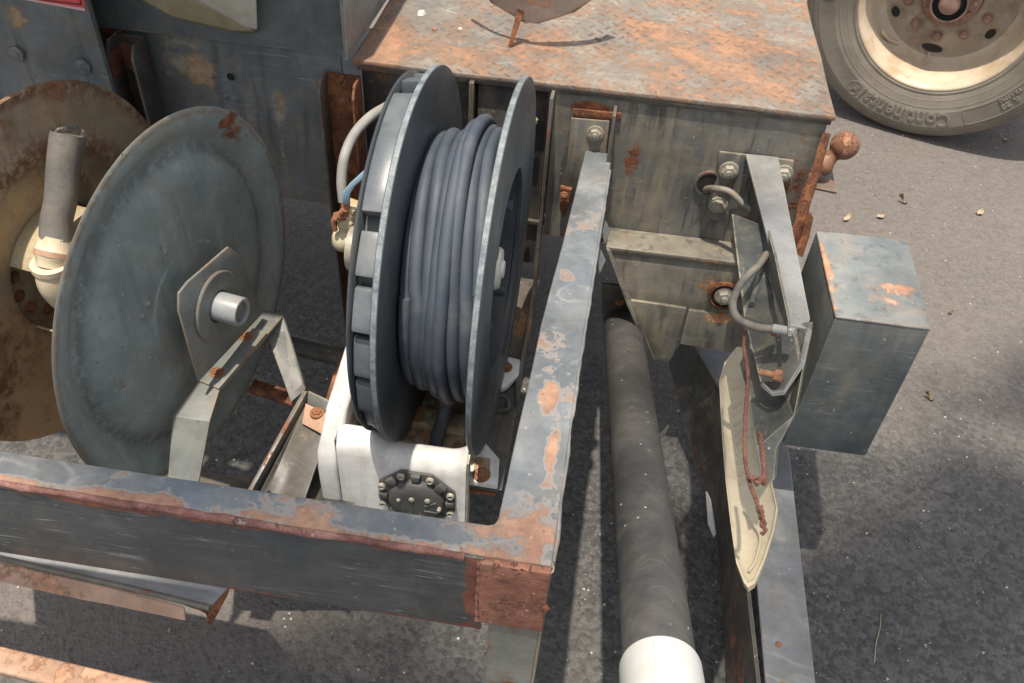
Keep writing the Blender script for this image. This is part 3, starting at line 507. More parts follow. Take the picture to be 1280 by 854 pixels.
m=MB(); m.prism([(.0092,.459,.612),(.0118,.462,.612),(.0118,.51,.60),(.0075,.51,.02),(.0075,.462,.02)],(-.0026,0,0)); m.build('post_edge',M['brace'],fr,cuts=1,jit=.0012)
m=MB(); m.tube(spline([(-.0605,.459,.613),(-.0600,.4585,.58),(-.0608,.459,.54),(-.0600,.459,.504)],8),[.0022+.0009*math.sin(i*1.9) for i in range(25)],8,wob=lambda i,k:.2*mnoise.noise(V(i*.7,k,5))); m.build('corner_weld',M['rustplate'],fr,smooth=60)
m=MB(); m.tube([(.008,.4565,.556),(.0125,.452,.556)],[.004,.003],8); m.build('weld_blob',M['rust'],fr)
# ------------------------------------------------------------ lower channel and rusty beam, bottom left
lc=thing('step_channel','grey folded step channel with rusty underside below the front rail','channel',(-.6,.52,.24))
z=.3
e1=Vector((-0.7949,0.5562,0.3000)); e2=Vector((-0.4221,0.5310,0.3000)); e3=Vector((-0.4056,0.5553,0.3000)); 
m=MB(); m.prism([(-0.8320,0.5598,0.3000),(-0.4191,0.5292,0.3000),(-0.4055,0.5662,0.3000),(-0.4547,0.6049,0.3000),(-0.8739,0.6225,0.3000)],(0,0,-.005)); m.build('top_plate',M['beam'],lc,bev=.0012,cuts=2,jit=.0008)
m=MB(); pts=spline([(-0.8297,0.5557,0.2990),(-0.6507,0.5426,0.2990),(-0.5356,0.5352,0.2990),(-0.4202,0.5261,0.2990)],6); m.tube(pts,.0042,10); m.build('front_lip',M['bracketdark'],lc,smooth=60)
m=MB(); m.prism([(-0.8259,0.5481,0.2960),(-0.6021,0.5336,0.2960),(-0.4537,0.5219,0.2960),(-0.4494,0.5115,0.2850),(-0.5984,0.5174,0.2800),(-0.8216,0.5314,0.2800)],(0,.003,0)); m.build('rusty_skirt',M['rustlight'],lc,cuts=2,jit=.0012)
m=MB(); pts=[(-0.4527,0.5250,0.2970),(-0.4322,0.5228,0.2970),(-0.4221,0.5199,0.2930),(-0.4190,0.5116,0.2800),(-0.4160,0.5121,0.2800),(-0.4123,0.5575,0.2800),(-0.4065,0.5617,0.2970),(-0.4191,0.5292,0.3000)]; m.prism(pts,(-.003,.0035,0)); m.build('end_fold',M['rust'],lc,jit=.001)
rb=thing('rusty_beam','pale rust coloured beam crossing the bottom left corner of the picture','beam',(-.6,.42,.2))
m=MB(); m.prism([(-0.7175,0.4364,0.3000),(-0.5551,0.4272,0.3000),(-0.3975,0.4174,0.3000),(-0.3835,0.3846,0.3000),(-0.6971,0.4048,0.3000)],(0,0,-.012)); m.build('beam_top',M['rustlight'],rb,bev=.004,segs=3,cuts=2,jit=.0009)
m=MB(); m.prism([(-0.6978,0.4046,0.2980),(-0.3839,0.3845,0.2980),(-0.4006,0.4001,0.2500),(-0.7284,0.4211,0.2500)],(0,.006,0)); m.build('beam_side',M['bracketdark'],rb)
# ------------------------------------------------------------ empty hose reel (left)
AX=Vector((math.cos(R(-8.95)),math.sin(R(-8.95)),0)); RC=Vector((-.5,.8,.584))
er=thing('empty_hose_reel','empty grey sheet metal hose reel with a smooth pressed right disc and rusty left disc','hose reel',(-.58,.81,.36))
def rp(s,r=0,t=0):   # t: angle clockwise from up, seen from the right-hand side
    u=V(0,0,1); v=u.cross(AX); return RC+AX*s+(u*math.cos(t)+v*math.sin(t))*r
m=MB(); prof=[(0,0),(.06,0.0005),(.150,0.0),(.165,-.001),(.176,-.0055),(.186,-.012),(.194,-.016),(.202,-.017),(.210,-.014),(.218,-.008),(.226,-.003),(.236,-.0015),(.246,-.001),(.2485,-.0022),(.2475,-.0035),(.236,-.004),(.2,-.0195),(.16,-.0045),(0,-.0025)]
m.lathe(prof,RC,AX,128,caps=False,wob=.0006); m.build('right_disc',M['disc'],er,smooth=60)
for q in ((-0.5119,0.7247,0.6383),(-0.5143,0.7093,0.6319),(-0.5156,0.7009,0.5696),(-0.5105,0.7336,0.5138),(-0.5039,0.7754,0.6801)):
    q=Vector(q)
    m=MB(); m.lathe([(0,.0022),(.0028,.0018),(.0045,.0004),(.0058,.0004),(.0062,-.001)],q,AX,16,caps=False); m.build('rivet',M['disc'],er)
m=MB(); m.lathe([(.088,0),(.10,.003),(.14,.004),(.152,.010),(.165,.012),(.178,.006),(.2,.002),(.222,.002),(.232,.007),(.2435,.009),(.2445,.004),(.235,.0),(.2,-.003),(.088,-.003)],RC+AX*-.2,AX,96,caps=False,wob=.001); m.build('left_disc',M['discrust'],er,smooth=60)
m=MB(); m.lathe([(0,-.012),(.083,-.012),(.086,-.003),(.090,.003),(.0925,-.003),(.092,-.014)],RC+AX*-.205,AX,64,caps=False); m.build('hub_plate',M['tan'],er,cuts=0,jit=.0008)
for t in (-1.25,-1.68,-2.1,-2.6,-.8): bolt(rp(-.216,.066,t),AX,.006,er,M['rustbolt'])
def arc(t0,t1,s0,s1,r=.09,th=.0028,n=14):
    m=MB(); A=[];B=[]
    for i in range(n+1):
        t=t0+(t1-t0)*i/n
        A.append([rp(s0,r,t),rp(s1,r,t),rp(s1,r-th,t),rp(s0,r-th,t)])
    for a,b in zip(A,A[1:]): m.hexa(a,b)
    return m
arc(-.95,.35,-.203,-.012).build('drum_segment',M['tan'],er,smooth=60); arc(-3.5,-2.15,-.203,-.012).build('drum_segment',M['tan'],er,smooth=60)
arc(1.2,2.2,-.203,-.012).build('drum_segment',M['strap'],er,smooth=60)
m=MB(); m.lathe([(.016,-.20),(.016,.012)],RC,AX,24); m.build('axle',M['bed'],er)
# swivel elbow with torn hose stub
E=[(-0.6338,0.7862,0.5568),(-0.6385,0.7564,0.5913),(-0.6409,0.7408,0.6304),(-0.6402,0.7454,0.6623)]
m=MB(); p=spline(E,8); m.tube(p,[.0195]*len(p),20); m.lathe([(.0175,-.004),(.0225,-.003),(.0225,.004),(.0175,.005)],(-0.6403,0.7445,0.6604),(.06,0,1),28); m.build('elbow',M['creampipe'],er,smooth=60)
q0=Vector((-0.6403,0.7447,0.6578)); q1=Vector((-0.6370,0.7655,0.6842)); q2=Vector((-0.6327,0.7927,0.7247)); q3=Vector((-0.6260,0.8354,0.7904))
m=MB(); dd=(q1-q0); m.tube([q0,q0+dd*.3,q0+dd*.35,q0+dd*.62,q0+dd*.68,q1+dd*.1],[.0185,.0195,.021,.021,.0195,.0192],24,wob=lambda i,k:.03*math.sin(k*1.1+i)); m.build('clamp_wrap',M['creampipe'],er,jit=.001,smooth=50)
m=MB(); m.tube([q0+dd*.40,q0+dd*.60],[.0222,.0222],24); cl=m.build('hose_clamp',M['rustlight'],er)
sp=spline([q1+dd*.0,lerp(q1,q2,.5)+V(-.002,0,0),q2,lerp(q2,q3,.5)+V(-.001,0,0),q3],9)
m=MB(); m.tube(sp,[.0190-.0008*math.sin(i*.12) for i in range(len(sp))],26,caps=False,wob=lambda i,k:(.18*math.sin(k*1.9)+.1*math.sin(k*5))*(1 if i>len(sp)-2 else 0)*.2 + (.05 if 8<i<14 and k in(4,5,6) else 0))
inn=[p.copy() for p in sp[-14:]]; m.tube(inn,[.0145]*len(inn),26,caps=False); hs=m.build('hose_stub',M['oldrubber'],er,smooth=60,jit=.0009)
m=MB()
for i in range(26):
    t=i/26*6.283; c=sp[-1]; d=V(math.cos(t),math.sin(t),0); h=random.uniform(.0003,.0035)
    m.hexa([c+d*.0148+V(0,0,-.003),c+d*.0192+V(0,0,-.003),c+V(math.cos(t+.24),math.sin(t+.24),0)*.0192+V(0,0,-.003),c+V(math.cos(t+.24),math.sin(t+.24),0)*.0148+V(0,0,-.003)],
           [c+d*.0155+V(0,0,h*.6),c+d*.018+V(0,0,h),c+V(math.cos(t+.2),math.sin(t+.2),0)*.018+V(0,0,h*.7),c+V(math.cos(t+.2),math.sin(t+.2),0)*.0155+V(0,0,h*.4)])
m.build('torn_edge',M['oldrubber'],hs,jit=.001)
# bearing plate and strap frame
bp_=[(-0.4623,0.8464,0.6422),(-0.4764,0.7569,0.6532),(-0.4795,0.7374,0.6510),(-0.4808,0.7294,0.6295),(-0.4808,0.7293,0.5061),(-0.4557,0.8883,0.4896),(-0.4593,0.8656,0.6150)]
m=MB(); m.prism(bp_,AX*.0035); m.build('bearing_plate',M['strap'],er,bev=.0007)
m=MB(); m.lathe([(.022,0),(.047,0),(.048,.0035),(.046,.005),(.022,.005)],rp(.0335),AX,48,caps=False); m.build('bearing_ring',M['strap'],er)
m=MB(); m.lathe([(.0135,.030),(.0135,.071),(.0165,.073),(.0185,.0725),(.0195,.070),(.0195,.030)],RC,AX,40,caps=False); m.build('axle_sleeve',M['hub'],er,smooth=40)
m=MB(); m.lathe([(0,.0685),(.012,.0685),(.0132,.067)],RC,AX,32,caps=False); m.build('axle_end',M['strap'],er)
zs=.478
a0=Vector((-0.4952,0.7523,0.4780)); a1=Vector((-0.4608,0.7425,0.4780)); b1=Vector((-0.4272,0.9020,0.4780)); b0=Vector((-0.4684,0.9080,0.4780))
m=MB(); m.prism([a0,a1,(-0.4363,0.8597,0.4780),(-0.4767,0.8688,0.4780)],(0,0,.0035)); m.build('plate_foot',M['strap'],er,bev=.0006)
for q in ((-0.4746,0.7699,0.4815),(-0.4620,0.8472,0.4815)): bolt(q,(0,0,1),.0062,er,M['rustbolt'],washer=1.6)
c0=Vector((-0.5062,0.6943,0.4700)); c1_=Vector((-0.4585,0.6980,0.4650)); d0=Vector((-0.4959,0.6197,0.4350)); d1=Vector((-0.4589,0.6202,0.4350))
L=[b0,a0,c0,d0+V(-.004,-.012,-.06)]; Rr=[b1,a1,c1_,d1+V(-.004,-.012,-.06)]
m=MB()
vs=[]; 
for l,r in zip(L,Rr): vs+=[l,r]
k=len(vs); 
offs=[V(0,0,-.0045),V(0,.001,-.0045),V(0,.004,-.003),V(0,.0045,-.001)]
vs2=[]
for i,(l,r) in enumerate(zip(L,Rr)): vs2+=[l+offs[i],r+offs[i]]
fs=[]
for i in range(3):
    a=2*i; fs+=[[a,a+1,a+3,a+2],[a+k,a+2+k,a+3+k,a+1+k],[a,a+2,a+2+k,a+k],[a+1,a+1+k,a+3+k,a+3]]
fs+=[[0,k,k+1,1],[k-2,k-1,2*k-1,2*k-2]]
m.add(vs+vs2,fs); m.build('support_strap',M['strap'],er,bev=.0008)
e0=Vector((-0.3949,0.7995,0.4100)); e1_=Vector((-0.3771,0.8321,0.4100))
m=MB(); m.hexa([b0+V(0,0,-.001),b1+V(0,0,-.001),b1+V(0,.0045,-.003),b0+V(0,.0045,-.003)],[(-0.3925,0.8061,0.4000),(-0.3802,0.8345,0.4000),(-0.3806,0.8393,0.4000),(-0.3929,0.8108,0.4000)]); m.build('rear_strap_leg',M['boxside'],er,bev=.0008)
# ------------------------------------------------------------ floor frame members under the reels
ff=thing('reel_base_frame','low angle iron base frame with rusty corner between the two reels','base frame',(-.4,.8,.3))
m=MB(); m.prism([(-0.3904,0.6859,0.3500),(-0.3273,0.6893,0.3500),(-0.3752,0.8081,0.4100),(-0.3218,0.7930,0.4000)][0:1]+[(-0.3354,0.6447,0.3500),(-0.3251,0.7846,0.4000),(-0.3713,0.8070,0.4000),(-0.4029,0.6455,0.3500)],(0,0,-.004)); m.build('angle_web',M['bed'],ff,bev=.0006,cuts=1)
m=MB(); m.hexa([(-0.4176,0.6356,0.3600),(-0.4113,0.6367,0.3600),(-0.4089,0.6552,0.3350),(-0.4153,0.6540,0.3350)],[(-0.3751,0.8147,0.4200),(-0.3690,0.8143,0.4200),(-0.3676,0.8219,0.3900),(-0.3744,0.8205,0.3900)]); m.build('angle_lip',M['bracketdark'],ff,bev=.0006)
m=MB(); m.prism([(-0.3674,0.8130,0.4200),(-0.3302,0.7997,0.4200),(-0.3242,0.7894,0.4000),(-0.3685,0.8060,0.4000)],(0,.003,0)); m.build('corner_lip',M['strap'],ff,bev=.0006)
m=MB(); m.prism([(-0.3705,0.8053,0.4020),(-0.3231,0.7863,0.4020),(-0.3281,0.7555,0.3980),(-0.3661,0.7743,0.3940)],(0,0,.0012)); m.build('rust_pad',M['rustlight'],ff,cuts=1,jit=.001)
bolt((-0.3489,0.7904,0.4040),(0,0,1),.007,ff,M['rustbolt'])
m=MB(); m.prism([(-0.4701,0.8580,0.3800),(-0.3983,0.8450,0.3800),(-0.3992,0.8185,0.3800),(-0.4712,0.8340,0.3800)],(0,0,-.006)); m.build('rusty_cross_strip',M['rust'],ff,bev=.001,cuts=1,jit=.001)
m=MB(); m.tube([(-0.5224,1.0429,0.2800),(-0.3581,1.0210,0.2800)],.017,20); m.build('cross_tube',M['darkpanel'],ff)
m=MB(); m.prism([(-0.3748,0.9753,0.3400),(-0.3555,1.0024,0.3400),(-0.3184,0.8477,0.3400),(-0.3659,0.8468,0.3400)],(0,0,-.006)); m.build('rusty_plate',M['rust'],ff,cuts=1,jit=.001)
m=MB(); m.prism([(-0.3491,0.8424,0.3300),(-0.3215,0.8561,0.3300),(-0.2725,0.6839,0.3300),(-0.3421,0.6575,0.3300)],(0,0,-.006)); m.build('dark_floor_plate',M['darkpanel'],ff,cuts=1)
m=MB(); m.prism([(-0.5689,0.8022,0.2000),(-0.3452,0.8113,0.2000),(-0.3069,0.6829,0.2000),(-0.5156,0.6454,0.2000)],(0,0,-.006)); m.build('low_tray',M['bed'],ff,cuts=1)
# ------------------------------------------------------------ black bed the cable reel is bolted to
bd=thing('reel_bed','black steel bed plate with rust spots that the white hose reel is bolted on','bed plate',(-.12,.97,.35))
m=MB(); m.prism([(-0.1976,1.2088,0.3600),(-0.0820,1.2055,0.3600),(-0.0758,0.7355,0.3600),(-0.1194,0.7372,0.3600)]+[(-.14,.745,.36)],(0,0,-.006)); m.build('bed_plate',M['bed'],bd,bev=.001,cuts=2,jit=.0008)
m=MB(); m.hexa([(-0.0820,1.2055,0.3600),(-0.0761,1.2045,0.3600),(-0.0730,1.2236,0.3450),(-0.0804,1.2244,0.3450)],[(-0.0921,0.7309,0.3620),(-0.0701,0.7350,0.3620),(-0.0691,0.7481,0.3450),(-0.0769,0.7466,0.3450)]); m.hexa([(-0.0846,1.2142,0.3600),(-0.0786,1.2131,0.3600),(-0.0754,1.1641,0.4000),(-0.0798,1.1654,0.4000)],[(-0.0807,0.9528,0.3600),(-0.0755,0.9520,0.3600),(-0.0746,0.9405,0.3720),(-0.0785,0.9415,0.3720)]); m.build('side_flange',M['bed'],bd,bev=.0006)
m=MB(); m.prism([(-0.0801,0.9754,0.3610),(-0.0749,0.9747,0.3610),(-0.0685,0.9106,0.3610),(-0.0718,0.8897,0.3610),(-0.0792,0.9327,0.3610)],(0,0,.012)); m.build('torn_fin',M['bed'],bd,bev=.0006)
m=MB(); m.tube(spline([(-0.1143,0.8989,0.3640),(-0.0928,0.9024,0.3720),(-0.0825,0.8846,0.3680),(-0.0988,0.8803,0.3620)],6),.0035,10); m.build('hook_lug',M['bed'],bd)
m=MB(); m.prism([(-0.1505,0.7554,0.3400),(-0.0444,0.7465,0.3400),(-0.0517,0.7173,0.3400),(-0.1395,0.7011,0.3400)],(0,0,-.003)); m.v=[v for v in m.v]; m.f=m.f
m=MB(); m.hexa([(-.19,.735,.345),(-.078,.735,.345),(-.078,.742,.345),(-.19,.742,.345)],[(-.19,.735,.353),(-.078,.735,.353),(-.078,.742,.353),(-.19,.742,.353)]); m.build('rusty_edge',M['rust'],bd,cuts=1,jit=.001)
m=MB(); m.prism([(-.33,.77,.352),(-.14,.77,.352),(-.165,1.16,.352),(-.33,1.16,.352)],(0,0,-.006)); m.build('rear_bed_plate',M['bed'],bd,cuts=1,jit=.001)
# ------------------------------------------------------------ white cable / hose reel
hr=thing('hose_reel','blue grey plastic hose reel on a white painted metal base with toothed left rim','hose reel',(-.2,.85,.36))
CL=Vector((-.2135,.9,.6235)); CR=Vector((-.104,.9,.6215)); A1=V(1,0,0); RF=.2485
m=MB(); m.lathe([(.12,-.003),(RF-.001,-.0035),(RF,-.0025),(RF,.0035),(RF-.001,.0045),(.16,.0035),(.12,.003)],CL,(1,-.012,0),144,caps=False,wob=.0006); fl_=m.build('left_flange',M['plastic'],hr,smooth=30)
fl_.data.materials.append(M['plasticedge'])
def edge_mat(o,cx,r0):
    for p in o.data.polygons:
        c=p.center+Vector(WL[o.name]); rr=math.hypot(c.y-.9,c.z-.6225)
        if rr>r0 and abs(p.normal.x)<.6: p.material_index=1
edge_mat(fl_,0,RF-.0012)
m=MB(); m.lathe([(.134,-.003),(RF-.001,-.0035),(RF,-.0025),(RF,.0035),(RF-.001,.0045),(.215,.0042),(.2125,.0025),(.150,.0025),(.146,.0042),(.136,.0042),(.134,.003),(.134,-.003)],CR,(1,-.012,.0),144,caps=False,wob=.0006); f2=m.build('right_flange',M['plastic'],hr,smooth=30)
f2.data.materials.append(M['plasticedge']); edge_mat(f2,0,RF-.0012)
m=MB(); m.lathe([(.138,0),(.138,.107)],CL,A1,72,caps=False); m.lathe([(.1335,0),(.1335,.107)],CL,A1,72,caps=False); m.build('drum',M['plastic'],hr,smooth=60)
m=MB(); m.lathe([(0,0),(.1333,0)],CL+A1*.006,A1,48,caps=False); m.build('drum_back',M['knob'],hr)
m=MB(); m.lathe([(.0,-.012),(.030,-.012),(.034,-.016),(.034,-.10),(.0,-.10)],CR,A1,36,caps=False); m.build('hub_boss',M['plastic'],hr)
m=MB(); m.lathe([(0,.0005),(.011,.0005),(.013,-.003),(.026,-.004),(.029,-.008),(.029,-.014)],CR,A1,36,caps=False); m.build('hub_disc',M['tank'],hr)
for t in (0.9,2.6,4.3,5.6):
    c=CR+V(-.07,math.sin(t)*.088,math.cos(t)*.088); m=MB(); m.tube([c+V(-.03,0,0),c+V(.068,0,0)],.0085,16); m.build('spacer_post',M['plastic'],hr,smooth=50)
# toothed left rim
m=MB(); m.lathe([(.10,-.031),(.211,-.031),(.211,-.0035)],CL,A1,120,caps=False); m.build('rim_drum',M['plastic'],hr,smooth=60)
m=MB(); m.lathe([(.10,-.0315),(.236,-.0315),(.238,-.0335),(.236,-.0355),(.10,-.0355)],CL,A1,120,caps=False); m.build('guard_ring',M['plastic'],hr,smooth=60)
def tooth(t0,t1,r1,name='tooth',slope=.006):
    m=MB(); n=6; A=[]
    for i in range(n+1):
        t=t0+(t1-t0)*i/n; u=V(0,-math.sin(t),math.cos(t)); rr=r1-slope*(1-i/n)
        A.append([CL+u*.215+V(-.0295,0,0),CL+u*.215+V(-.0038,0,0),CL+u*rr+V(-.0038,0,0),CL+u*(rr-.003)+V(-.0295,0,0)])
    vs=[p for q in A for p in q]; fs=[]
    for i in range(n):
        for k in range(4): a=i*4+k; b=i*4+(k+1)%4; fs.append([a,b,b+4,a+4])
    fs+=[[0,1,2,3],[n*4+3,n*4+2,n*4+1,n*4]]; m.add(vs,fs); return m.build(name,M['ribs'],hr,bev=.0022,segs=2,smooth=40)
tooth(.02,.72,.2425,'smooth_guard',.0)
pitch=.27
for k in range(22):
    t=.80+k*pitch
    if t+pitch>6.25: break
    tooth(t,t+pitch*.80,.2405 if k%2 else .2375,slope=.007)
# white base
XA0,XA1=-.3215,-.2925
arm=[(0,.700,.25),(0,.700,.395),(0,.704,.425),(0,.735,.485),(0,.80,.545),(0,.855,.60),(0,.90,.625),(0,.935,.615),(0,.945,.59),(0,.90,.52),(0,.86,.42),(0,.80,.36),(0,.78,.25)]
m=MB(); sx_=lambda z:.040*max(0,min(1,(z-.44)/.17))
m.hexa([(XA0+sx_(z),y,z) for _,y,z in arm],[(XA1+sx_(z),y,z) for _,y,z in arm]); m.build('side_arm',M['white'],hr,bev=.006,segs=4,smooth=50)
m=MB(); m.tube([CL+V(-.10,0,0),CL+V(-.034,0,0)],.03,28); m.build('axle_stub',M['greybolt'],hr)
# front housing: scooped top edge
xs=[-.2905+i*(.2905-.1155)/24 for i in range(25)]
def top(x):
    t=(x+.2905)/.175
    if t<.22: return .462-.002*t
    if t<.5: k=(t-.22)/.28; return .4615-.020*(k*k*(3-2*k))
    if t<.85: return .4415+.004*(t-.5)
    k=(t-.85)/.15; return .443+.016*k*k
m=MB(); vs=[];fs=[]
sec=lambda x:[(x,.7005,.27),(x,.7005,top(x)-.028),(x,.7025,top(x)-.014),(x,.709,top(x)-.004),(x,.718,top(x)),(x,.728,top(x)+.001),(x,.735,top(x)-.005),(x,.738,top(x)-.02),(x,.738,.27)]
for x in xs: vs+=sec(x)
K=9
for i in range(len(xs)-1):
    for k in range(K-1): a=i*K+k; fs.append([a,a+1,a+K+1,a+K])
fs+=[list(range(K)),[ (len(xs)-1)*K+k for k in range(K)][::-1],]
m.add(vs,fs); m.build('front_housing',M['white'],hr,smooth=55)
m=MB(); m.box(-.2924,-.2906,.7035,.735,.27,.458); m.build('housing_seam',M['knob'],hr)
m=MB(); m.prism([(-.115,.7012,.27),(-.115,.7012,.452),(-.115,.712,.459),(-.115,.712,.27)],(.003,0,0)); m.build('housing_edge',M['greybolt'],hr)
m=MB(); m.prism([(-.285,.757,.372),(-.12,.757,.372),(-0.1071,0.7971,0.3720),(-0.1195,0.8413,0.3720),(-0.1639,0.9159,0.3720),(-0.2552,0.9013,0.3720),(-.285,.93,.372)],(0,0,.012)); m.build('base_casting',M['whitedirty'],hr,bev=.004,cuts=2,jit=.0016)
m=MB(); m.lathe([(.0,.0),(.022,0),(.020,.02),(.013,.028),(.0,.028)],(-0.2099,0.7448,0.3850),(0,0,1),24,caps=False); m.build('casting_boss',M['whitedirty'],hr)
m=MB(); m.box(-.235,-.135,.80,.835,.384,.402); m.box(-.19,-.15,.84,.93,.384,.396); m.build('casting_rib',M['whitedirty'],hr,bev=.005,segs=3,jit=.001)
m=MB(); m.tube(spline([(-.262,.80,.40),(-.25,.80,.405),(-.225,.80,.405)],5),.011,16); m.build('pin_barrel',M['plastic'],hr)
m=MB(); m.tube([(-.262,.81,.43),(-.262,.81,.465)],.0035,8); m.tube([(-.275,.812,.452),(-.247,.808,.452)],.003,8); m.build('wing_pin',M['screw'],hr)
m=MB(); m.box(-.29,-.235,.83,.90,.375,.43); m.build('latch_block',M['greybolt'],hr,bev=.006,jit=.002)
# right foot wings
m=MB(); m.prism([(-0.1670,0.8375,0.3660),(-0.1260,0.8248,0.3660),(-0.0804,0.7773,0.3660),(-0.0753,0.7310,0.3660),(-0.1184,0.7314,0.3660),(-0.1466,0.7360,0.3660)],(0,0,.013)); m.build('foot_wing',M['white'],hr,bev=.003,segs=3)
m=MB(); m.prism([(-0.1145,0.7712,0.3800),(-0.0928,0.7724,0.3800),(-0.0902,0.7498,0.3800),(-0.1127,0.7484,0.3800)],(0,0,.0035)); m.build('foot_recess',M['whitedirty'],hr,bev=.0015)
bolt((-0.1005,0.7436,0.3800),(0,0,1),.0085,hr,M['rustbolt'],washer=1.5,h=.008)
m=MB(); m.prism([(-0.1418,0.9709,0.3660),(-0.1131,0.9859,0.3660),(-0.0787,0.9817,0.3660),(-0.0768,0.9495,0.3660),(-0.0905,0.9222,0.3660),(-0.1165,0.8966,0.3660),(-0.1309,0.8938,0.3660)],(0,0,.013)); m.build('foot_wing',M['white'],hr,bev=.003,segs=3)
bolt((-0.0991,0.9580,0.3800),(0,0,1),.0078,hr,M['rustbolt'],washer=1.4,h=.008)
# octagonal brake knob on the front housing
KC=Vector((-0.1818,0.7000,0.3699)); 
KS=1.2
def kp(r,t,h): return KC+V(math.sin(t)*r*KS,-h,math.cos(t)*r*KS)
m=MB(); m.prism([kp(.0475,math.pi/8+k*math.pi/4,.0) for k in range(8)],(0,-.004,0)); m.build('octagon_plate',M['knob'],hr,bev=.001)
for k in range(8):
    t0=math.pi/8+k*math.pi/4-.27; t1=t0-math.pi/4+.54; tm=(t0+t1)/2
    if k%2==1 and False: continue
    m=MB(); m.hexa([kp(.045,t0,.004),kp(.045,t1,.004),kp(.033,t1,.004),kp(.033,t0,.004)],[kp(.0435,t0,.0105),kp(.0435,t1,.0105),kp(.034,t1,.0115),kp(.034,t0,.0115)]); m.build('clip_block',M['knob'],hr,bev=.0012)
    tv=math.pi/8+k*math.pi/4
    m=MB(); m.lathe([(.0018,.004),(.0022,.0065),(.0038,.0078),(.0052,.007),(.0054,.003)],kp(.0425,tv,.0035),(0,-1,0),18,caps=True); m.build('screw',M['screw'],hr)
m=MB(); m.lathe([(0,.0185),(.024,.0185),(.031,.017),(.037,.013),(.039,.008),(.039,.003)],KC,(0,-1,0),40,caps=False); kb=m.build('knob_body',M['knob'],hr,smooth=40)
for (a,b,c_) in ((.020,.85,.0042),(.012,-.25,.0042),(.028,1.6,.003),(.0195,-1.2,.003)):
    m=MB(); m.lathe([(0,.021),(c_*.6,.021),(c_,.0195),(c_,.015)],kp(a,b,0),(0,-1,0),16,caps=False); m.build('screw',M['screw'],hr)
for t in (1.2,1.9,2.6,3.5): 
    m=MB(); m.hexa([kp(.012,t,.018),kp(.027,t-.06,.016),kp(.027,t+.06,.016),kp(.012,t+.1,.018)],[kp(.012,t,.0215),kp(.027,t-.04,.0185),kp(.027,t+.04,.0185),kp(.012,t+.08,.0215)]); m.build('grip_rib',M['knob'],kb,bev=.0006)
# ------------------------------------------------------------ hose wound on the reel
pts=[];turn=0
n=64; xs0=[-.2005,-.1885,-.1755,-.162,-.150,-.138,-.126,-.1155]
rad=[.160,.167,.168,.176,.181,.174,.172,.165]
for k in range(8):
    for i in range(n):
        t=2*math.pi*i/n; f=i/n
        x=xs0[k]+(xs0[min(k+1,7)]-xs0[k])*(max(0,(f-.82)/.18))**1.0
        r=rad[k]+(rad[min(k+1,7)]-rad[k])*max(0,(f-.82)/.18)
        wv=(.0045 if 0<k<7 else .0010)*math.sin(t+.9*k+1)+.002*math.sin(2.3*t+k)*(0<k<7)
        pts.append(V(x+wv*.8,.9-math.sin(t+1.2)*(r+.002*math.sin(2*t+k)),.6225+math.cos(t+1.2)*(r+.002*math.sin(2*t+k)+ (.008 if k in (3,4) else 0)*max(0,math.cos(t+1.2)))))
m=MB(); m.tube(pts,.0086,14)
hz=tag(m.build('wound_hose',M['hose'],smooth=60),'dark grey rubber hose wound in tight turns on the plastic hose reel','hose')
pts=[]
for k in range(7):
    for i in range(48):
        t=2*math.pi*i/48; x=-.203+.0150*(k+i/48)*.92
        pts.append(V(min(x,-.116),.9-math.sin(t)*.150,.6225+math.cos(t)*.152))
m=MB(); m.tube(pts,.0098,14); m.build('inner_turns',M['hose'],hz,smooth=60)
pts=spline([V(-.160,.748,.535),(-0.1609,0.7900,0.4708),(-0.1645,0.7850,0.4343),(-0.1717,0.7750,0.4014),(-0.1781,0.7650,0.3584)],8)
m=MB(); m.tube(pts,.0095,16); m.build('hose_end',M['hose'],hz,smooth=60)
pts=[]
for i in range(60):
    t=-1.15+1.9*i/59
    pts.append(V(-.1545+.012*math.sin(i/59*2.6),.9-math.sin(t)*.169,.6225+math.cos(t)*.170))
m=MB(); m.tube(pts,.0075,14); m.build('pale_strand',M['hoseb'],hz,smooth=60)
# ------------------------------------------------------------ valve with blue lever, grey hose
vl=thing('ball_valve','chalky brass ball valve with blue lever handle beside the rusted channel','valve',(-.352,1.0,.55))
b=Vector((-0.3571,1.0000,0.5593))
m=MB(); m.lathe([(0,-.020),(.009,-.0185),(.0155,-.012),(.018,-.001),(.0172,.008),(.0145,.013),(.0135,.024)],b,(.25,.35,.9),28,caps=False); m.build('end_cap',M['brass'],vl,smooth=60,jit=.0006)
c=Vector((-0.3464,1.0000,0.6014)); n=(c-b).normalized()
m=MB(); m.lathe([(.013,-.016),(.0165,-.014),(.0165,-.002),(.0135,.002),(.0135,.013),(.0155,.015),(.0155,.022),(.011,.024)],c,n,6,caps=True); m.lathe([(.0135,-.02),(.0135,.02)],c,n,24); m.build('valve_body',M['brass'],vl,bev=.001)
m=MB(); m.tube([c+V(-.004,-.008,.004),c+V(-.014,-.018,.010)],[.007,.006],14); m.build('stem',M['copper'],vl)
st=Vector((-0.3555,0.9850,0.6104)); 
m=MB(); m.tube(spline([(-0.3638,0.9850,0.5837),(-0.3646,0.9850,0.6006),(-0.3552,0.9850,0.6132),(-0.3462,0.9850,0.6229)],5),.0042,10); m.build('copper_bend',M['copper'],vl)
m=MB(); m.prism([(-0.3498,0.9850,0.6360),(-0.3383,0.9850,0.6350),(-0.3426,0.9850,0.6096),(-0.3545,0.9850,0.6078)],(0,.006,0)); m.build('copper_clip',M['copper'],vl,bev=.0015)
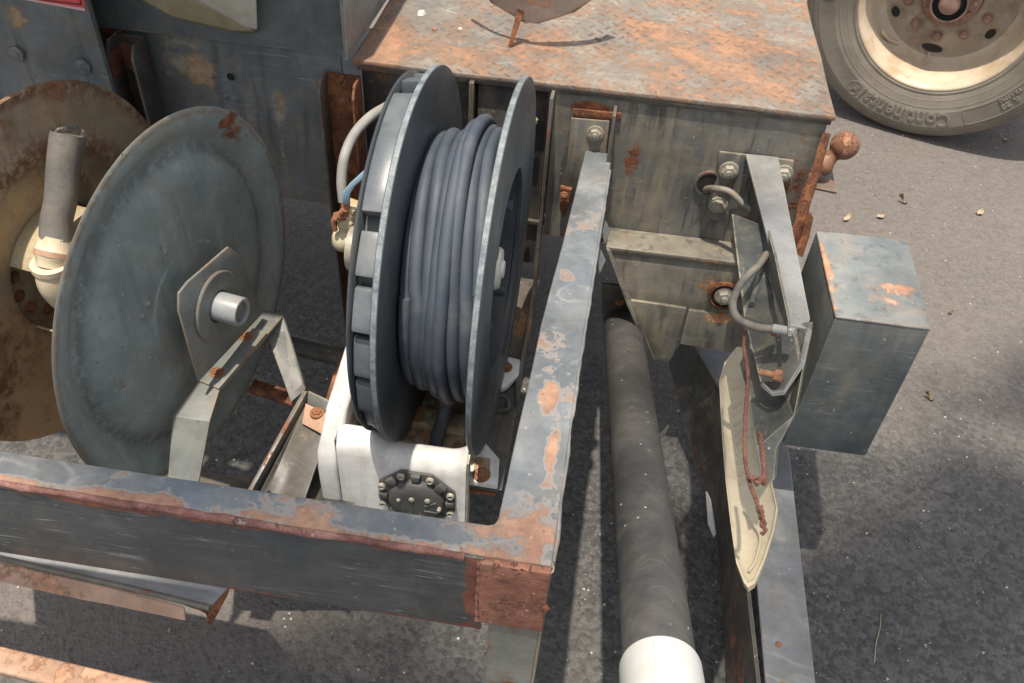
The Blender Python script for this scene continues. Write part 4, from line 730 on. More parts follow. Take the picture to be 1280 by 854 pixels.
m=MB(); m.prism([(-0.3484,0.9830,0.6321),(-0.3479,0.9830,0.6510),(-0.3363,0.9830,0.6672),(-0.3083,0.9830,0.6983),(-0.3016,0.9830,0.6979),(-0.3054,0.9830,0.6898),(-0.3286,0.9830,0.6645),(-0.3365,0.9830,0.6501),(-0.3390,0.9830,0.6336)],(.001,.0045,.001)); m.build('blue_lever',M['blue'],vl,bev=.0014)
m=MB(); p=spline([(-0.3527,1.0000,0.6255),(-0.3555,1.0100,0.6551),(-0.3544,1.0300,0.6823),(-0.3509,1.0700,0.6944),(-0.3420,1.1200,0.6952),(-0.3338,1.1800,0.6813),(-0.3291,1.2500,0.6576)],8); m.tube(p,.0074,16)
tag(m.build('thin_grey_hose',M['cable'],smooth=60),'pale grey thin hose curving up from the blue lever valve to the chest','hose')
m=MB(); m.lathe([(0,0),(.0095,0),(.0095,.001)],(-0.3303,1.2500,0.6588),(0,-1,0),20,caps=False); m.build('hose_hole',M['black'],ch)
# ------------------------------------------------------------ black pipe with white cap
pp_=thing('drain_pipe','dusty black round pipe with a white plastic cap, sloping beside the frame corner','pipe',(.1,.8,.3))
P0=Vector((0.0850,1.2486,0.2595)); P1=Vector((0.1210,0.3884,0.5901)); dr=(P1-P0).normalized()
L=(P1-P0).length; n=30; pts=[P0+dr*(L*i/n) for i in range(n+1)]
m=MB(); seg=40; vs=[];fs=[]; u=dr.cross(V(0,0,1)).normalized(); v=dr.cross(u)
for i,p in enumerate(pts):
    for k in range(seg):
        q=2*math.pi*k/seg; d=u*math.cos(q)+v*math.sin(q)
        vs.append(p+d*.0345+(dr*(.020*d.dot(V(1,0,0))-.012+.002*math.sin(7*q)) if i==0 else V(0,0,0)))
for i in range(n):
    for k in range(seg): fs.append([i*seg+k,i*seg+(k+1)%seg,(i+1)*seg+(k+1)%seg,(i+1)*seg+k])
m.add(vs,fs)
vs2=[];n0=len(vs)
for k in range(seg):
    q=2*math.pi*k/seg; d=u*math.cos(q)+v*math.sin(q); vs2.append(P0+d*.0305+dr*(.020*d.dot(V(1,0,0))-.012))
for k in range(seg):
    q=2*math.pi*k/seg; d=u*math.cos(q)+v*math.sin(q); vs2.append(P0+d*.0305+dr*.4)
fs2=[[k,(k+1)%seg,seg+(k+1)%seg,seg+k] for k in range(seg)]
m.add(vs2,fs2); o=len(vs)
m.f+=[[k,o+k,o+(k+1)%seg,(k+1)%seg] for k in range(seg)]
m.build('pipe_tube',M['pipe'],pp_,smooth=50,jit=.0005)
m=MB(); m.lathe([(.0350,-.0035),(.0372,-.003),(.0380,.000),(.0380,.19),(.037,.195),(0,.197)],P1-dr*.004,dr,56,caps=False); m.build('white_cap',M['cap'],pp_,smooth=35)
rd=(u*.0+(-v)); rd=(Vector((0.1110,0.3604,0.6445))-P1); rd=(rd-dr*rd.dot(dr)).normalized(); sd=dr.cross(rd)
m=MB(); rd=(rd*.98+sd*0.0).normalized(); a=P1+rd*.0374; m.hexa([a-sd*.0022,a+sd*.0022,a+sd*.0022+rd*.0018,a-sd*.0022+rd*.0018],[a-sd*.0022+dr*.035,a+sd*.0022+dr*.035,a+sd*.0022+rd*.0018+dr*.035,a-sd*.0022+rd*.0018+dr*.035]); m.build('moulding_rib',M['cap'],pp_,bev=.0006)
# ------------------------------------------------------------ square beam, bottom right
bm_=thing('square_beam','blue grey square steel beam running under the beige guard to the bottom edge','beam',(.36,.9,.0))
m=MB(); m.prism([(.332,.2,.2),(.399,.2,.2),(.397,1.02,.2),(.382,1.15,.2),(0.3233,1.2886,0.2000),(0.2219,1.2983,0.2000),(0.2808,1.1599,0.2000),(.322,1.02,.2)],(0,0,-.006)); m.build('beam_top',M['beam'],bm_,bev=.003,segs=3,cuts=2,jit=.0008)
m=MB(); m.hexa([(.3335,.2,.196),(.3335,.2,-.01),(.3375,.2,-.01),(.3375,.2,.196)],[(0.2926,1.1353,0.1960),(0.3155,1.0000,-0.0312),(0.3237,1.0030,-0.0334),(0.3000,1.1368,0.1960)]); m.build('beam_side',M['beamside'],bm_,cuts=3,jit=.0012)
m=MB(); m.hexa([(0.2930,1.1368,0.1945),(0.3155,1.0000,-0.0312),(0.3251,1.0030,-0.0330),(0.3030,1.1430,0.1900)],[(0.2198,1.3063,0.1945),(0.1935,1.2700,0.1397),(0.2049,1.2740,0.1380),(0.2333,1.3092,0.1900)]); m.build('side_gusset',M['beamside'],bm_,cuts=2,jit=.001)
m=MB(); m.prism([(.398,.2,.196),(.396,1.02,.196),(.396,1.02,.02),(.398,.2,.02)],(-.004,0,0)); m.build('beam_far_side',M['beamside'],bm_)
m=MB(); m.prism([(0.2464,0.9000,0.2175),(0.2568,0.9000,0.1984),(0.2853,0.9000,0.1073),(0.2846,0.9000,0.0975),(0.2676,0.9000,0.1334)],(.002,.002,0)); m.build('loose_flake',M['chip'],bm_)
for q in ((.35,.66,.2005),(.352,.60,.2005)): 
    m=MB(); m.lathe([(0,.0018),(.003,.0015),(.0048,0)],q,(0,0,1),12,caps=False); m.build('rust_spot',M['rustbolt'],bm_)
# ------------------------------------------------------------ support arm bolted to chest
ar=thing('support_arm','flat grey steel arm bolted to the chest face, dark side plates hanging below it','support arm',(.25,1.05,.45))
m=MB(); m.prism([(0.1852,1.2280,0.6464),(0.3013,1.2280,0.6470),(0.3078,1.2280,0.5858),(0.2968,1.2280,0.5548),(0.2242,1.2280,0.5437),(0.2283,1.2280,0.5138),(0.1894,1.2280,0.5223),(0.1859,1.2280,0.5646),(0.1922,1.2280,0.5960)],(0,.0055,0)); m.build('mount_plate',M['chest'],ar,bev=.0025,segs=2,cuts=1,jit=.0008)
for q in ((0.2068,1.2275,0.6163),(0.2905,1.2275,0.6225),(0.2045,1.2275,0.5505)): bolt(q,(0,-1,0),.0115,ar,M['greybolt'],washer=1.35,rot=.1,h=.009)
m=MB(); m.prism([(0.2259,1.2301,0.6480),(0.2767,1.2324,0.6480),(0.2870,0.8515,0.6480),(0.2801,0.8307,0.6480),(0.2609,0.8327,0.6480)],(0,0,-.005)); m.build('arm_top',M['arm'],ar,bev=.0012,segs=2)
m=MB(); m.prism([(0.2460,1.3161,0.5918),(0.2460,1.1216,0.6298),(0.2460,0.9503,0.6635),(0.2460,0.8010,0.6827),(0.2460,0.7802,0.6762),(0.2460,0.9897,0.6194),(0.2460,1.1796,0.5679)],(.004,0,0)); m.build('arm_web',M['ear'],ar,cuts=1)
# hanging dark side plate (left) with two bolts
m=MB(); m.prism([(0.2048,1.0991,0.6204),(0.2399,1.0764,0.6246),(0.2504,1.0084,0.6198),(0.2592,0.8934,0.6240),(0.2652,0.8292,0.6453),(0.2731,0.7856,0.6301),(0.2556,0.7564,0.6080),(0.2440,0.7628,0.5960),(0.2335,0.7801,0.5957),(0.2206,0.9047,0.5931)],(.004,.002,-.001)); m.build('side_plate',M['ear'],ar,bev=.001,cuts=2,jit=.001)
m=MB(); m.prism([(0.2631,0.8409,0.6424),(0.2849,0.8361,0.6533),(0.2847,0.8234,0.6462),(0.2747,0.7416,0.5854),(0.2566,0.7063,0.5604),(0.2563,0.6726,0.5448),(0.2462,0.6642,0.5348),(0.2352,0.7086,0.5558),(0.2285,0.7860,0.5565),(0.2244,0.8617,0.5456),(0.2316,0.8759,0.5632),(0.2702,0.7697,0.5826)],(.004,.006,-.002)); m.build('end_plate',M['ear'],ar,bev=.001,cuts=2,jit=.0015)
m=MB(); m.prism([(0.2776,0.8267,0.6552),(0.2813,0.8199,0.6567),(0.2766,0.7853,0.6311),(0.2568,0.7550,0.6069),(0.2438,0.7544,0.6020),(0.2319,0.7703,0.5998),(0.2330,0.7744,0.6043),(0.2439,0.7585,0.6062),(0.2552,0.7591,0.6106),(0.2718,0.7877,0.6319)],(.001,-.003,.001)); m.build('plate_lip',M['boxside'],ar,bev=.0006)
for a,b in ((((0.2468,0.7668,0.6231)),((0.2277,0.7749,0.6180))),(((0.2392,0.8155,0.6516)),((0.2199,0.8225,0.6457)))):
    a=Vector(a);b=Vector(b); m=MB(); m.tube([a,b],.0042,14); m.lathe([(0,-.004),(.0075,-.004),(.0075,.004),(0,.004)],a+(a-b).normalized()*.001,(a-b),6); m.build('long_bolt',M['rustbolt'],ar)
m=MB(); m.tube([(0.2457,0.9994,0.6231),(0.2404,0.9765,0.6076),(0.2283,0.9145,0.6073)],.004,10); m.build('stay_rod',M['ear'],ar)
# cable looping from the chest hole to the arm
p=spline([(0.1761,1.2450,0.5628),(0.1886,1.2150,0.5873),(0.2128,1.2050,0.5914),(0.2372,1.1900,0.5808),(0.2565,1.1700,0.5793)],8)
m=MB(); m.tube(p,[.0062-.0015*i/len(p) for i in range(len(p))],12)
tag(m.build('cable_stub',M['conduit'],smooth=60),'short dirty cable poking out of the round hole in the chest face','cable')
p=spline([(0.2442,0.9859,0.6387),(0.2287,0.9459,0.6479),(0.2031,0.8952,0.6573),(0.1903,0.8560,0.6533),(0.1953,0.8277,0.6524),(0.2159,0.8121,0.6557),(0.2365,0.8012,0.6655),(0.2539,0.7897,0.6741)],8)
m=MB(); m.tube(p,.0050,14); lp=m.build('cable_loop',M['conduit'],smooth=60); tag(lp,'brown rubber cable making a loop at the end of the grey arm','cable')
m=MB(); m.tube([(0.2342,0.8005,0.6670),(0.2553,0.7888,0.6751)],.0058,14); m.build('white_tape',M['cable'],lp)
# ------------------------------------------------------------ beige guard hanging in red rope
G=[(0.2199,0.9233,0.4458),(0.2288,0.9615,0.4481),(0.2477,0.9966,0.4500),(0.2587,0.9989,0.4500),(0.2651,0.9448,0.4466),(0.2703,0.8701,0.4416),(0.2746,0.8149,0.4376),(0.2772,0.7756,0.4346),(0.2874,0.7647,0.4336),(0.2933,0.7163,0.4296),(0.2864,0.6822,0.4268),(0.2723,0.6382,0.4231),(0.2594,0.6070,0.4204),(0.2514,0.6003,0.4199),(0.2467,0.6058,0.4205),(0.2375,0.6319,0.4231),(0.2315,0.6872,0.4281),(0.2263,0.7533,0.4336),(0.2221,0.8324,0.4396)]
bgd=thing('beige_guard','long pointed beige plastic guard hanging by red rope below the grey arm','guard',(.25,.8,.42))
gc=V(.2500,.79,.43); nrm=V(-.25,.12,.96).normalized()
m=MB(); rings=[]
for sc_,h in ((1.0,.0),(1.0,.0035),(.95,.004),(.92,.001),(.80,-.001),(.45,-.002),(.10,-.002)):
    rings.append([V(gc.x+(p[0]-gc.x)*sc_,gc.y+(p[1]-gc.y)*(1-(1-sc_)*.6),p[2]*sc_+gc.z*(1-sc_))+nrm*h for p in G])
k=len(G); vs=[p for r in rings for p in r]; fs=[]
for j in range(len(rings)-1):
    for i in range(k): fs.append([j*k+i,j*k+(i+1)%k,(j+1)*k+(i+1)%k,(j+1)*k+i])
fs.append([(len(rings)-1)*k+i for i in range(k)])
o=len(vs); vs+=[p-nrm*.004 for p in rings[0]]; 
for i in range(k): fs.append([i,o+i,o+(i+1)%k,(i+1)%k])
fs.append([o+i for i in range(k)][::-1])
m.add(vs,fs); sh=m.build('guard_shell',M['beige'],bgd,smooth=45,jit=.0008)
for i,(x,y) in enumerate(((915,470),(916,492),(917,514),(919,538),(921,562),(924,590))):
    pass
m=MB(); m.tube(spline([(0.2387,0.9314,0.4413),(0.2562,0.9550,0.4413),(0.2514,0.9273,0.4413),(0.2393,0.9151,0.4413)],4),.0012,6); m.build('embossed_rib',M['beige'],sh)
m=MB(); m.tube(spline([(0.2391,0.8977,0.4391),(0.2563,0.9205,0.4391),(0.2516,0.8938,0.4391),(0.2396,0.8820,0.4391)],4),.0012,6); m.build('embossed_rib',M['beige'],sh)
m=MB(); m.tube(spline([(0.2406,0.8656,0.4369),(0.2575,0.8875,0.4369),(0.2529,0.8618,0.4369),(0.2412,0.8504,0.4369)],4),.0012,6); m.build('embossed_rib',M['beige'],sh)
m=MB(); m.tube(spline([(0.2421,0.8317,0.4345),(0.2587,0.8529,0.4345),(0.2541,0.8281,0.4345),(0.2426,0.8172,0.4345)],4),.0012,6); m.build('embossed_rib',M['beige'],sh)
m=MB(); m.tube(spline([(0.2435,0.7992,0.4321),(0.2598,0.8196,0.4321),(0.2553,0.7958,0.4321),(0.2440,0.7852,0.4321)],4),.0012,6); m.build('embossed_rib',M['beige'],sh)
m=MB(); m.tube(spline([(0.2459,0.7655,0.4295),(0.2619,0.7851,0.4295),(0.2574,0.7623,0.4295),(0.2463,0.7521,0.4295)],4),.0012,6); m.build('embossed_rib',M['beige'],sh)
p=spline([(0.2483,0.7092,0.4350),(0.2576,0.6909,0.4350),(0.2678,0.6717,0.4300),(0.2603,0.6387,0.4280),(0.2523,0.6219,0.4250)],5)
m=MB(); m.tube(p,.0018,6); m.build('embossed_rib',M['beige'],sh)
# twisted red rope
def rope(path,r=.0016,pitch=.011,name='red_rope'):
    P=spline(path,10); m=MB(); L=0; acc=[0]
    for a,b in zip(P,P[1:]): L+=(b-a).length; acc.append(L)
    for ph in (0,math.pi):
        q=[]
        N_=int(L/.0022)
        for i in range(N_+1):
            l=L*i/N_; j=max(k for k in range(len(acc)) if acc[k]<=l+1e-9); j=min(j,len(P)-2); t=(l-acc[j])/max(1e-6,acc[j+1]-acc[j]); c=P[j].lerp(P[j+1],t); d=(P[j+1]-P[j]).normalized(); u=d.cross(V(1,.3,0)).normalized(); v=d.cross(u)
            q.append(c+(u*math.cos(ph+l/pitch*6.283)+v*math.sin(ph+l/pitch*6.283))*r*.75+V(mnoise.noise(c*120),mnoise.noise(c*110+V(5,5,5)),0)*.0006)
        m.tube(q,r,6)
    return m
rp1=rope([(0.2082,0.8423,0.6418),(0.2070,0.8065,0.6312),(0.2109,0.7580,0.6248),(0.2061,0.6970,0.6202),(0.2034,0.6504,0.6182),(0.2093,0.6173,0.6048),(0.2187,0.5952,0.5963),(0.2263,0.5720,0.5871)]).build('red_rope',M['rope'],smooth=60)
tag(rp1,'frayed red brown wire rope tied down along the beige guard','rope')
m=rope([(0.2246,0.6863,0.6086),(0.2277,0.6561,0.6029),(0.2267,0.6245,0.6026),(0.2145,0.6153,0.6114),(0.2063,0.6162,0.6097)],r=.0019); m2=rope([(0.2255,0.6104,0.6105),(0.2184,0.6108,0.6154),(0.2151,0.6107,0.6077),(0.2207,0.6165,0.6142)],r=.0023); 
m.build('knot_loop',M['rope'],rp1,smooth=60); m2.build('knot',M['rope'],rp1,smooth=60)
rope([(0.2206,0.5853,0.5930),(0.2219,0.5895,0.5992),(0.2241,0.5795,0.5947),(0.2273,0.5721,0.5901),(0.2225,0.5729,0.5892),(0.2285,0.5681,0.5874),(0.2255,0.5653,0.5819)],r=.0016).build('knot',M['rope'],rp1,smooth=60)
# ------------------------------------------------------------ steel box on the right
bx=thing('steel_box','closed grey steel box with rust streaks on its top standing right of the arm','steel box',(.4,1.02,.33))
B=[Vector((0.3414,0.9201,0.6000)),Vector((0.4668,0.9218,0.6000)),Vector((0.4718,1.1212,0.6000)),Vector((0.3360,1.1158,0.6000))]
m=MB(); m.prism(B,(0,0,-.005)); m.build('box_top',M['boxsteel'],bx,bev=.0035,segs=3,cuts=2,jit=.0009)
Bb=[v+V(0,0,-.2655) for v in B]
sh_=lambda v,k:V(.4045+(v.x-.4045)*k,1.02+(v.y-1.02)*k,v.z)
m=MB(); I=[sh_(v,.992) for v in B]; 
m.hexa([I[0]+V(0,0,-.003),I[1]+V(0,0,-.003),I[1]+V(0,.004,-.003),I[0]+V(0,.004,-.003)],[Bb[0],Bb[1],Bb[1]+V(0,.004,0),Bb[0]+V(0,.004,0)]); m.build('box_front',M['boxside'],bx,bev=.001,cuts=2,jit=.0006)
m=MB(); m.hexa([I[3]+V(0,0,-.003),I[0]+V(0,.0045,-.003),I[0]+V(.004,.0045,-.003),I[3]+V(.004,0,-.003)],[Bb[3]+V(0,0,-.0),Bb[0]+V(0,.0045,0),Bb[0]+V(.004,.0045,0),Bb[3]+V(.004,0,0)]); m.build('box_left',M['boxside'],bx,bev=.001,cuts=2,jit=.0006)
m=MB(); m.hexa([I[2]+V(0,0,-.003),I[1]+V(0,.0045,-.003),I[1]+V(-.004,.0045,-.003),I[2]+V(-.004,0,-.003)],[Bb[2],Bb[1]+V(0,.0045,0),Bb[1]+V(-.004,.0045,0),Bb[2]+V(-.004,0,0)]); m.build('box_right',M['boxside'],bx,bev=.001)
m=MB(); m.hexa([I[3]+V(.004,0,-.003),I[2]+V(-.004,0,-.003),I[2]+V(-.004,-.004,-.003),I[3]+V(.004,-.004,-.003)],[Bb[3]+V(.004,0,0),Bb[2]+V(-.004,0,0),Bb[2]+V(-.004,-.004,0),Bb[3]+V(.004,-.004,0)]); m.build('box_back',M['boxside'],bx)
m=MB(); m.prism([(0.3093,1.0446,0.5871),(0.3205,1.0488,0.5975),(0.3056,0.8960,0.5805),(0.2978,0.8968,0.5783)],(.004,0,0)); 
# ------------------------------------------------------------ tow ball
tw=thing('tow_ball','rust covered tow ball on a short neck sticking out behind the chest corner','tow ball',(0.4070,1.4258,0.5184))
bc_=Vector((0.4320,1.4448,0.5652)); nb=Vector((0.4073,1.4357,0.5358)); ax_=(bc_-nb).normalized()
m=MB(); prof=[(.0,-.062),(.020,-.060),(.0225,-.052),(.0215,-.044),(.0165,-.036),(.0125,-.028),(.0135,-.022)]
import math as _m
prof+=[(.0255*_m.sin(a),-.0255*_m.cos(a)) for a in [0.6+i*(math.pi-.6)/14 for i in range(15)]]
m.lathe(prof,bc_,ax_,40,caps=False); m.build('ball_and_neck',M['ball'],tw,smooth=60,jit=.0004)
m=MB(); m.prism([(0.3960,1.4336,0.5000),(0.4331,1.4780,0.5000),(0.4315,1.3938,0.5000),(0.3896,1.4000,0.5000)],(0,0,-.004)); m.build('ball_plate',M['ballplate'],tw,bev=.001)
m=MB(); m.prism([(0.3900,1.4017,0.4990),(0.4320,1.3955,0.4990),(0.4331,1.3940,0.4950),(0.3910,1.4002,0.4950)],(0,.003,0)); m.build('plate_edge',M['bracketdark'],tw)
# ------------------------------------------------------------ neighbouring truck wheel
wn=V(math.cos(R(-110)),math.sin(R(-110)),0); wr=V(.9397,-.3420,0); wu=V(0,0,1); WC=V(.924,2.607,.396)
wl=thing('parked_truck','second truck at the top right, only its big dusty tyre with cream rim showing','truck',(.924,2.607,0))
RO=.3955
m=MB(); m.lathe([(.236,-.004),(.240,.004),(.2475,.0095),(.255,.009),(.262,.0125),(.28,.0185),(.295,.0222),(.300,.0236),(.302,.0245),(.350,.0245),(.353,.0225),(.356,.0225),(.359,.0215),(.372,.014),(.374,.012),(.377,.0115),(.379,.009),(.388,-.002),(.3905,-.006),(.3915,-.007),(.3945,-.014),(RO,-.024),(RO,-.075),(.3905,-.077),(.3905,-.085),(RO,-.087),(RO,-.15),(.38,-.19),(.24,-.19)],WC,wn,160,caps=False); ty=m.build('tyre',M['tyre'],wl,smooth=24)
m=MB()
for r in (.268,.289,.3615): m.lathe([(r-.0012,0),(r,.0012),(r+.0012,0)],WC+wn*({.268:.0142,.289:.0208,.3615:.020}[r]),wn,128,caps=False)
m.build('moulding_ring',M['tyretext'],ty,smooth=50)
m=MB(); m.lathe([(.18,-.20),(.236,-.15),(.232,-.06),(.229,-.02),(.231,-.006),(.2365,.0035),(.2415,.0055),(.2415,.002),(.237,-.001),(.236,-.01),(.239,-.03),(.239,-.15)],WC,wn,120,caps=False); m.build
rm=MB(); rm.lathe([(.2415,.003),(.2425,.0062),(.2395,.0078),(.2345,.0055),(.2275,-.004),(.2245,-.014),(.2225,-.030),(.2155,-.042),(.211,-.060),(.208,-.085),(.200,-.102),(.190,-.111),(.183,-.114)],WC,wn,128,caps=False); rmo=rm.build('rim_barrel',M['rim'],wl,smooth=55)
m=MB(); m.lathe([(.1835,-.1135),(.165,-.1165),(.150,-.112),(.10,-.108),(.085,-.108),(.083,-.13)],WC,wn,96,caps=False); dsh=m.build('rim_dish',M['rimdark'],wl,smooth=50)
for k in range(10):
    a=R(18)+k*R(36); c=WC+(wr*math.cos(a)+wu*math.sin(a))*.118+wn*-.1085; bolt(c,wn,.0125,wl,M['hubrust'],h=.016,washer=1.35,rot=k*.37,name='wheel_nut')
for k in range(6):
    a=R(-90)+k*R(60); c=WC+(wr*math.cos(a)+wu*math.sin(a))*.158+wn*-.1105; t=wr*-math.sin(a)+wu*math.cos(a); q=wr*math.cos(a)+wu*math.sin(a)
    m=MB(); big=1.9 if k==0 else 1
    ring=[c+t*math.cos(x)*.016*big+q*math.sin(x)*.0115 for x in [i*2*math.pi/24 for i in range(24)]]
    m.prism(ring,wn*.0015); m.build('hand_hole',M['black'],dsh)
m=MB(); m.lathe([(.083,-.13),(.083,-.095),(.078,-.088),(.062,-.086),(.056,-.08),(.054,-.04),(.050,-.035),(.046,-.035)],WC,wn,48,caps=False); m.build('hub',M['hubrust'],wl,smooth=45)
m=MB(); m.lathe([(.046,-.036),(.046,-.048),(.0,-.048)],WC,wn,40,caps=False); m.build('hub_seal',M['black'],wl)
m=MB(); m.lathe([(.0,-.028),(.02,-.028),(.028,-.032),(.030,-.048)],WC,wn,40,caps=False); m.build('hub_cap',M['hubrust'],wl,smooth=50)
for k in range(12):
    a=k*R(30)+.1; q=wr*math.cos(a)+wu*math.sin(a); m=MB(); m.tube([WC+q*.066+wn*-.086,WC+q*.066+wn*-.070],.0062,10); m.tube([WC+q*.060+wn*-.084,WC+q*.074+wn*-.084],.0055,8); m.build('hub_stud',M['hubrust'],wl)
m=MB(); m.tube(spline([WC-wr*.10-wu*.165+wn*-.105,WC-wr*.125-wu*.155+wn*-.085,WC-wr*.150-wu*.125+wn*-.055],5),.006,10); m.build('valve_stem',M['rim'],wl)
m=MB(); m.prism([WC-wr*.005-wu*.172+wn*-.108,WC+wr*.004-wu*.172+wn*-.108,WC+wr*.002-wu*.205+wn*-.08],wn*.004); m.build('lug_tab',M['rimdark'],wl)
def sidetext(txt,size,rbase,a0,off,name,spacing=.80,parent=ty,mat=M['tyretext'],depth=.0016,sx=1.0):
    ang=a0; m=MB(); 
    for chh in txt:
        cu=bpy.data.curves.new('t','FONT'); cu.body=chh; cu.size=size; cu.extrude=depth; cu.bevel_depth=.0006; cu.bevel_resolution=1; cu.offset=.0008; cu.resolution_u=3
        ob=bpy.data.objects.new('t',cu); C.objects.link(ob); bpy.context.view_layer.update()
        me=bpy.data.meshes.new_from_object(ob.evaluated_get(bpy.context.evaluated_depsgraph_get()))
        w_=(max(v.co.x for v in me.vertices)*sx if me.vertices else size*.3)
        mid=ang+(w_/2)/(rbase+size*.35)
        tn=wr*math.cos(mid)-wu*math.sin(mid); rad_=wr*math.sin(mid)+wu*math.cos(mid)
        vs=[WC+rad_*(rbase+v.co.y)+tn*(v.co.x*sx-w_/2)+wn*(off+v.co.z) for v in me.vertices]
        m.add(vs,[list(p.vertices) for p in me.polygons]); ang+=(w_+size*.07)/(rbase+size*.35)
        bpy.data.objects.remove(ob); bpy.data.curves.remove(cu); bpy.data.meshes.remove(me)
    return m.build(name,mat,parent,smooth=30)
sidetext('Continental',.060,.3055,R(157),.0248,'maker_lettering',sx=.88)
sidetext('Continental',.060,.3055,R(263),.0248,'maker_lettering',sx=.88)
sidetext('R 20',.022,.322,R(124),.0248,'size_lettering'); sidetext('TRAFFIC',.013,.306,R(120.5),.0248,'size_lettering')
def strip_(pts,w_=.0011):
    m=MB(); P=[WC+wr*(r*math.sin(a))+wu*(r*math.cos(a))+wn*.0246 for r,a in pts]; m.tube(P,w_,6); return m
P=[(.301,R(150))]+[(.301,R(150-i*3)) for i in range(1,14)]; P2=[(.301,R(150)),(.315,R(151)),(.345,R(150.5))]+[(.348,R(149-i*3)) for i in range(12)]
strip_(P).build('panel_outline',M['tyretext'],ty); strip_(P2).build('panel_outline',M['tyretext'],ty)
cm=.327; am=R(211)
ec=WC+wr*(cm*math.sin(am))+wu*(cm*math.cos(am))+wn*.0246; er_=wr*math.sin(am)+wu*math.cos(am); et=wr*math.cos(am)-wu*math.sin(am)
m=MB(); m.tube([ec+(er_*math.sin(t)+et*math.cos(t))*.0215 for t in [i*2*math.pi/32 for i in range(33)]],.0013,6)
for pl_ in ([(-.012,-.012),(-.006,-.014),(-.004,-.002),(.004,-.001),(.010,-.013),(.013,-.012),(.009,.002),(.006,.008),(.010,.014),(.004,.013),(.0,.006),(-.008,.004)],[(-.014,.0),(-.010,.006),(-.015,.009)]):
    m.prism([ec+et*a+er_*b for a,b in pl_],wn*.002)
m.build('horse_emblem',M['tyretext'],ty)
for k,aa in enumerate((R(262),R(259.5))):
    c=WC+wr*(.327*math.sin(aa))+wu*(.327*math.cos(aa))+wn*.0246
m=MB(); m.lathe([(.25,-.22),(.36,-.215),(.385,-.235),(.392,-.26),(.392,-.40),(.25,-.42)],WC+wr*.0,wn,96,caps=False); m.build('inner_tyre',M['tyre'],wl,smooth=40)
# ------------------------------------------------------------ leaves and litter
def leaf(x,y,L,W,a,mat,label,curl=.004,name='fallen_leaf'):
    L*=.8; W*=.8
    m=MB(); n=7; c=Vector((x,y,.0015)); d=V(math.cos(a),math.sin(a),0); s_=V(-math.sin(a),math.cos(a),0); rows=[]
    for i in range(n+1):
        t=i/n; ww=W*math.sin(math.pi*min(1,t*1.02+.02))**.8+.0004; z=curl*(1-math.cos(t*3.1))*.9
        for q in (-1,0,1): rows.append(c+d*(L*(t-.5))+s_*(ww*q*(1+.15*math.sin(t*9)))+V(0,0,z+curl*abs(q)*(.8+.7*math.sin(t*7+a))))
    fs=[]
    for i in range(n):
        for q in (0,1): a_=i*3+q; fs.append([a_,a_+1,a_+4,a_+3])
    m.add(rows,fs); k=len(rows); m.add([p+V(0,0,.0005) for p in rows],fs)
    tag(m.build(name,mat,smooth=60),label,'leaf','dry leaves on the asphalt')
p=(0.6944,2.0769,0.0000); leaf(p[0],p[1],.042,.009,.9,M['leaf'],'pale yellow pointed leaf nearest the steel box top')
p=(0.7893,2.1056,0.0000); leaf(p[0],p[1],.028,.010,.1,M['leaf'],'small tan crumpled leaf right of the pointed yellow leaf')
p=(0.8638,2.1969,0.0000); leaf(p[0],p[1],.034,.006,2.7,M['leafdark'],'dark curled leaf on the asphalt right of the tow ball',.009)
p=(1.0756,2.1885,0.0000); leaf(p[0],p[1],.030,.011,.8,M['leaf'],'pale tan leaf nearest the right edge below the truck wheel')
p=(0.7832,1.4167,0.0000); leaf(p[0],p[1],.028,.006,2.6,M['leafdark'],'dark leaf lying on grey asphalt right of the steel box base',.006)
p=(0.8948,1.7228,0.0000); leaf(p[0],p[1],.012,.005,.2,M['leafdark'],'tiny black leaf scrap just right of the steel box corner')
p=(1.2649,2.6330,0.0000); leaf(p[0],p[1],.026,.012,.2,M['leaf'],'small bright yellow leaf beside the foot of the truck wheel')
p=(-0.5851,0.6213,0.0000); leaf(p[0],p[1],.010,.005,.8,M['leaf'],'tiny pale leaf scrap below the step channel')
m=MB(); m.tube(spline([(0.5677,0.7692,0.0020),(0.5748,0.8023,0.0040),(0.5864,0.8338,0.0040),(0.5929,0.8619,0.0020)],5),.0009,6); tag(m.build('dry_straw',M['leaf']),'thin pale straw lying on dark asphalt at lower right','straw')
# debris on the deck, one by one
for i,(p,r,l) in enumerate((((-0.3307,1.4222,0.7270),.010,'largest pale chip near the left edge of the rusty deck'),((-0.2563,1.3802,0.7270),.0045,'small white chip left of the stalk on the rusty deck'),((-0.2973,1.3692,0.7270),.006,'pinkish rust chip between two pale chips on the deck'),((-0.3120,1.2921,0.7270),.005,'pinkish crumb near the front left of the rusty deck'))):
    p=Vector(p); m=MB(); k=6; ring=[p+V(math.cos(a)*r*random.uniform(.6,1.1),math.sin(a)*r*random.uniform(.6,1.1),.0005) for a in [j*6.283/k for j in range(k)]]
    top_=[q+(p-q)*.3+V(0,0,r*.5) for q in ring]; m.hexa(ring,top_); tag(m.build('debris_chip',M['chip'] if i<2 else M['rustlight'],smooth=20),l,'chip','chips lying on the chest deck')
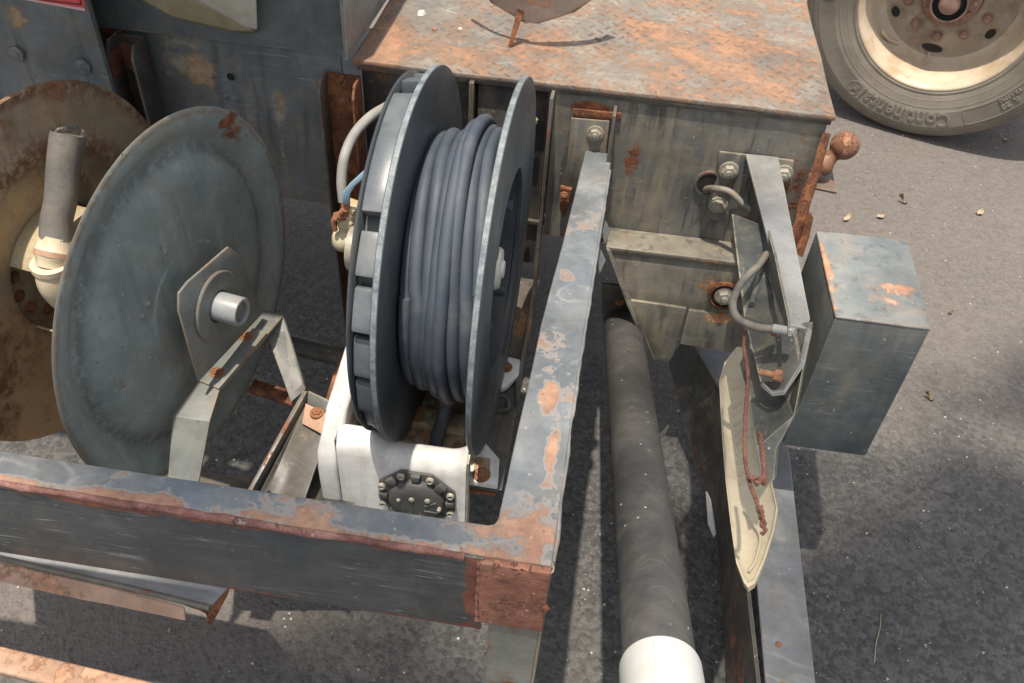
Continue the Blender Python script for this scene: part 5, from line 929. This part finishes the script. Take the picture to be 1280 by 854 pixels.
# ------------------------------------------------------------ roadside tree behind the photographer (casts the dappled shade)
tr=thing('roadside_tree','leafy green tree standing behind the photographer, shading the lower right','tree',(2.3,-2.4,0))
m=MB(); m.tube(spline([(2.3,-2.4,-.05),(2.28,-2.35,1.2),(2.0,-2.2,3.5),(1.5,-1.9,5.8),(1.0,-1.3,7.8)],6),[.17-.11*i/24 for i in range(25)],14,wob=lambda i,k:.08*mnoise.noise(V(i*.4,k,1))); m.build('trunk',M['bark'],tr,smooth=60)
tips=[]
random.seed(11)
for k in range(9):
    st=V(1.6-.06*k,-2.0+.07*k,5.3+.25*k); e=V(.5+random.uniform(-1.,1.2),-.4+random.uniform(-.6,.6),8.0+random.uniform(-.3,.6)); tips.append(e)
    m=MB(); m.tube(spline([st,lerp(st,e,.5)+V(0,0,.15),e],5),[.045-.0035*i for i in range(11)],8); m.build('limb',M['bark'],tr,smooth=60)
m=MB()
def dens(gx,gy):
    n1=.22*mnoise.noise(V(gx*2.3,gy*2.3,1.7)); n2=.2*mnoise.noise(V(gx*2.1,gy*2.1,8.2))
    a=(gx+n1-.13)/.35; b=(.74+.9*gx+n2-gy)/.35; c=(gy+n1-.15)/.3; d=(2.6-gx)/.5
    q=max(0,min(a,b,c,d,1))
    e=max(0,1-((gx+n1+.18)/.26)**2-((gy-.60)/.16)**2)*.8
    h=max(0,1-((gx-.22)/.13)**2-((gy-1.06)/.24)**2)*.8
    return max(q,e,h)
n_=0
while n_<5600:
    gx=random.uniform(-.8,2.7); gy=random.uniform(.1,2.3)
    if random.random()>dens(gx,gy)**1.3 or mnoise.noise(V(gx*5,gy*5,3))<-.28: continue
    n_+=1
    z=8.2+random.gauss(0,.3)+.5*mnoise.noise(V(gx*1.5,gy*1.5,4)); c=V(gx-.08*z,gy-.165*z,z); a=random.uniform(0,6.28); t=random.uniform(-.7,.7); d=V(math.cos(a),math.sin(a),math.sin(t)*.5).normalized(); s_=d.cross(V(random.uniform(-.4,.4),random.uniform(-.4,.4),1)).normalized(); L=random.uniform(.03,.045); W=L*.45
    m.add([c-d*L,c-s_*W,c+d*L,c+s_*W],[[0,1,2,3]])
o=m.build('crown',M['green'],tr,smooth=10)
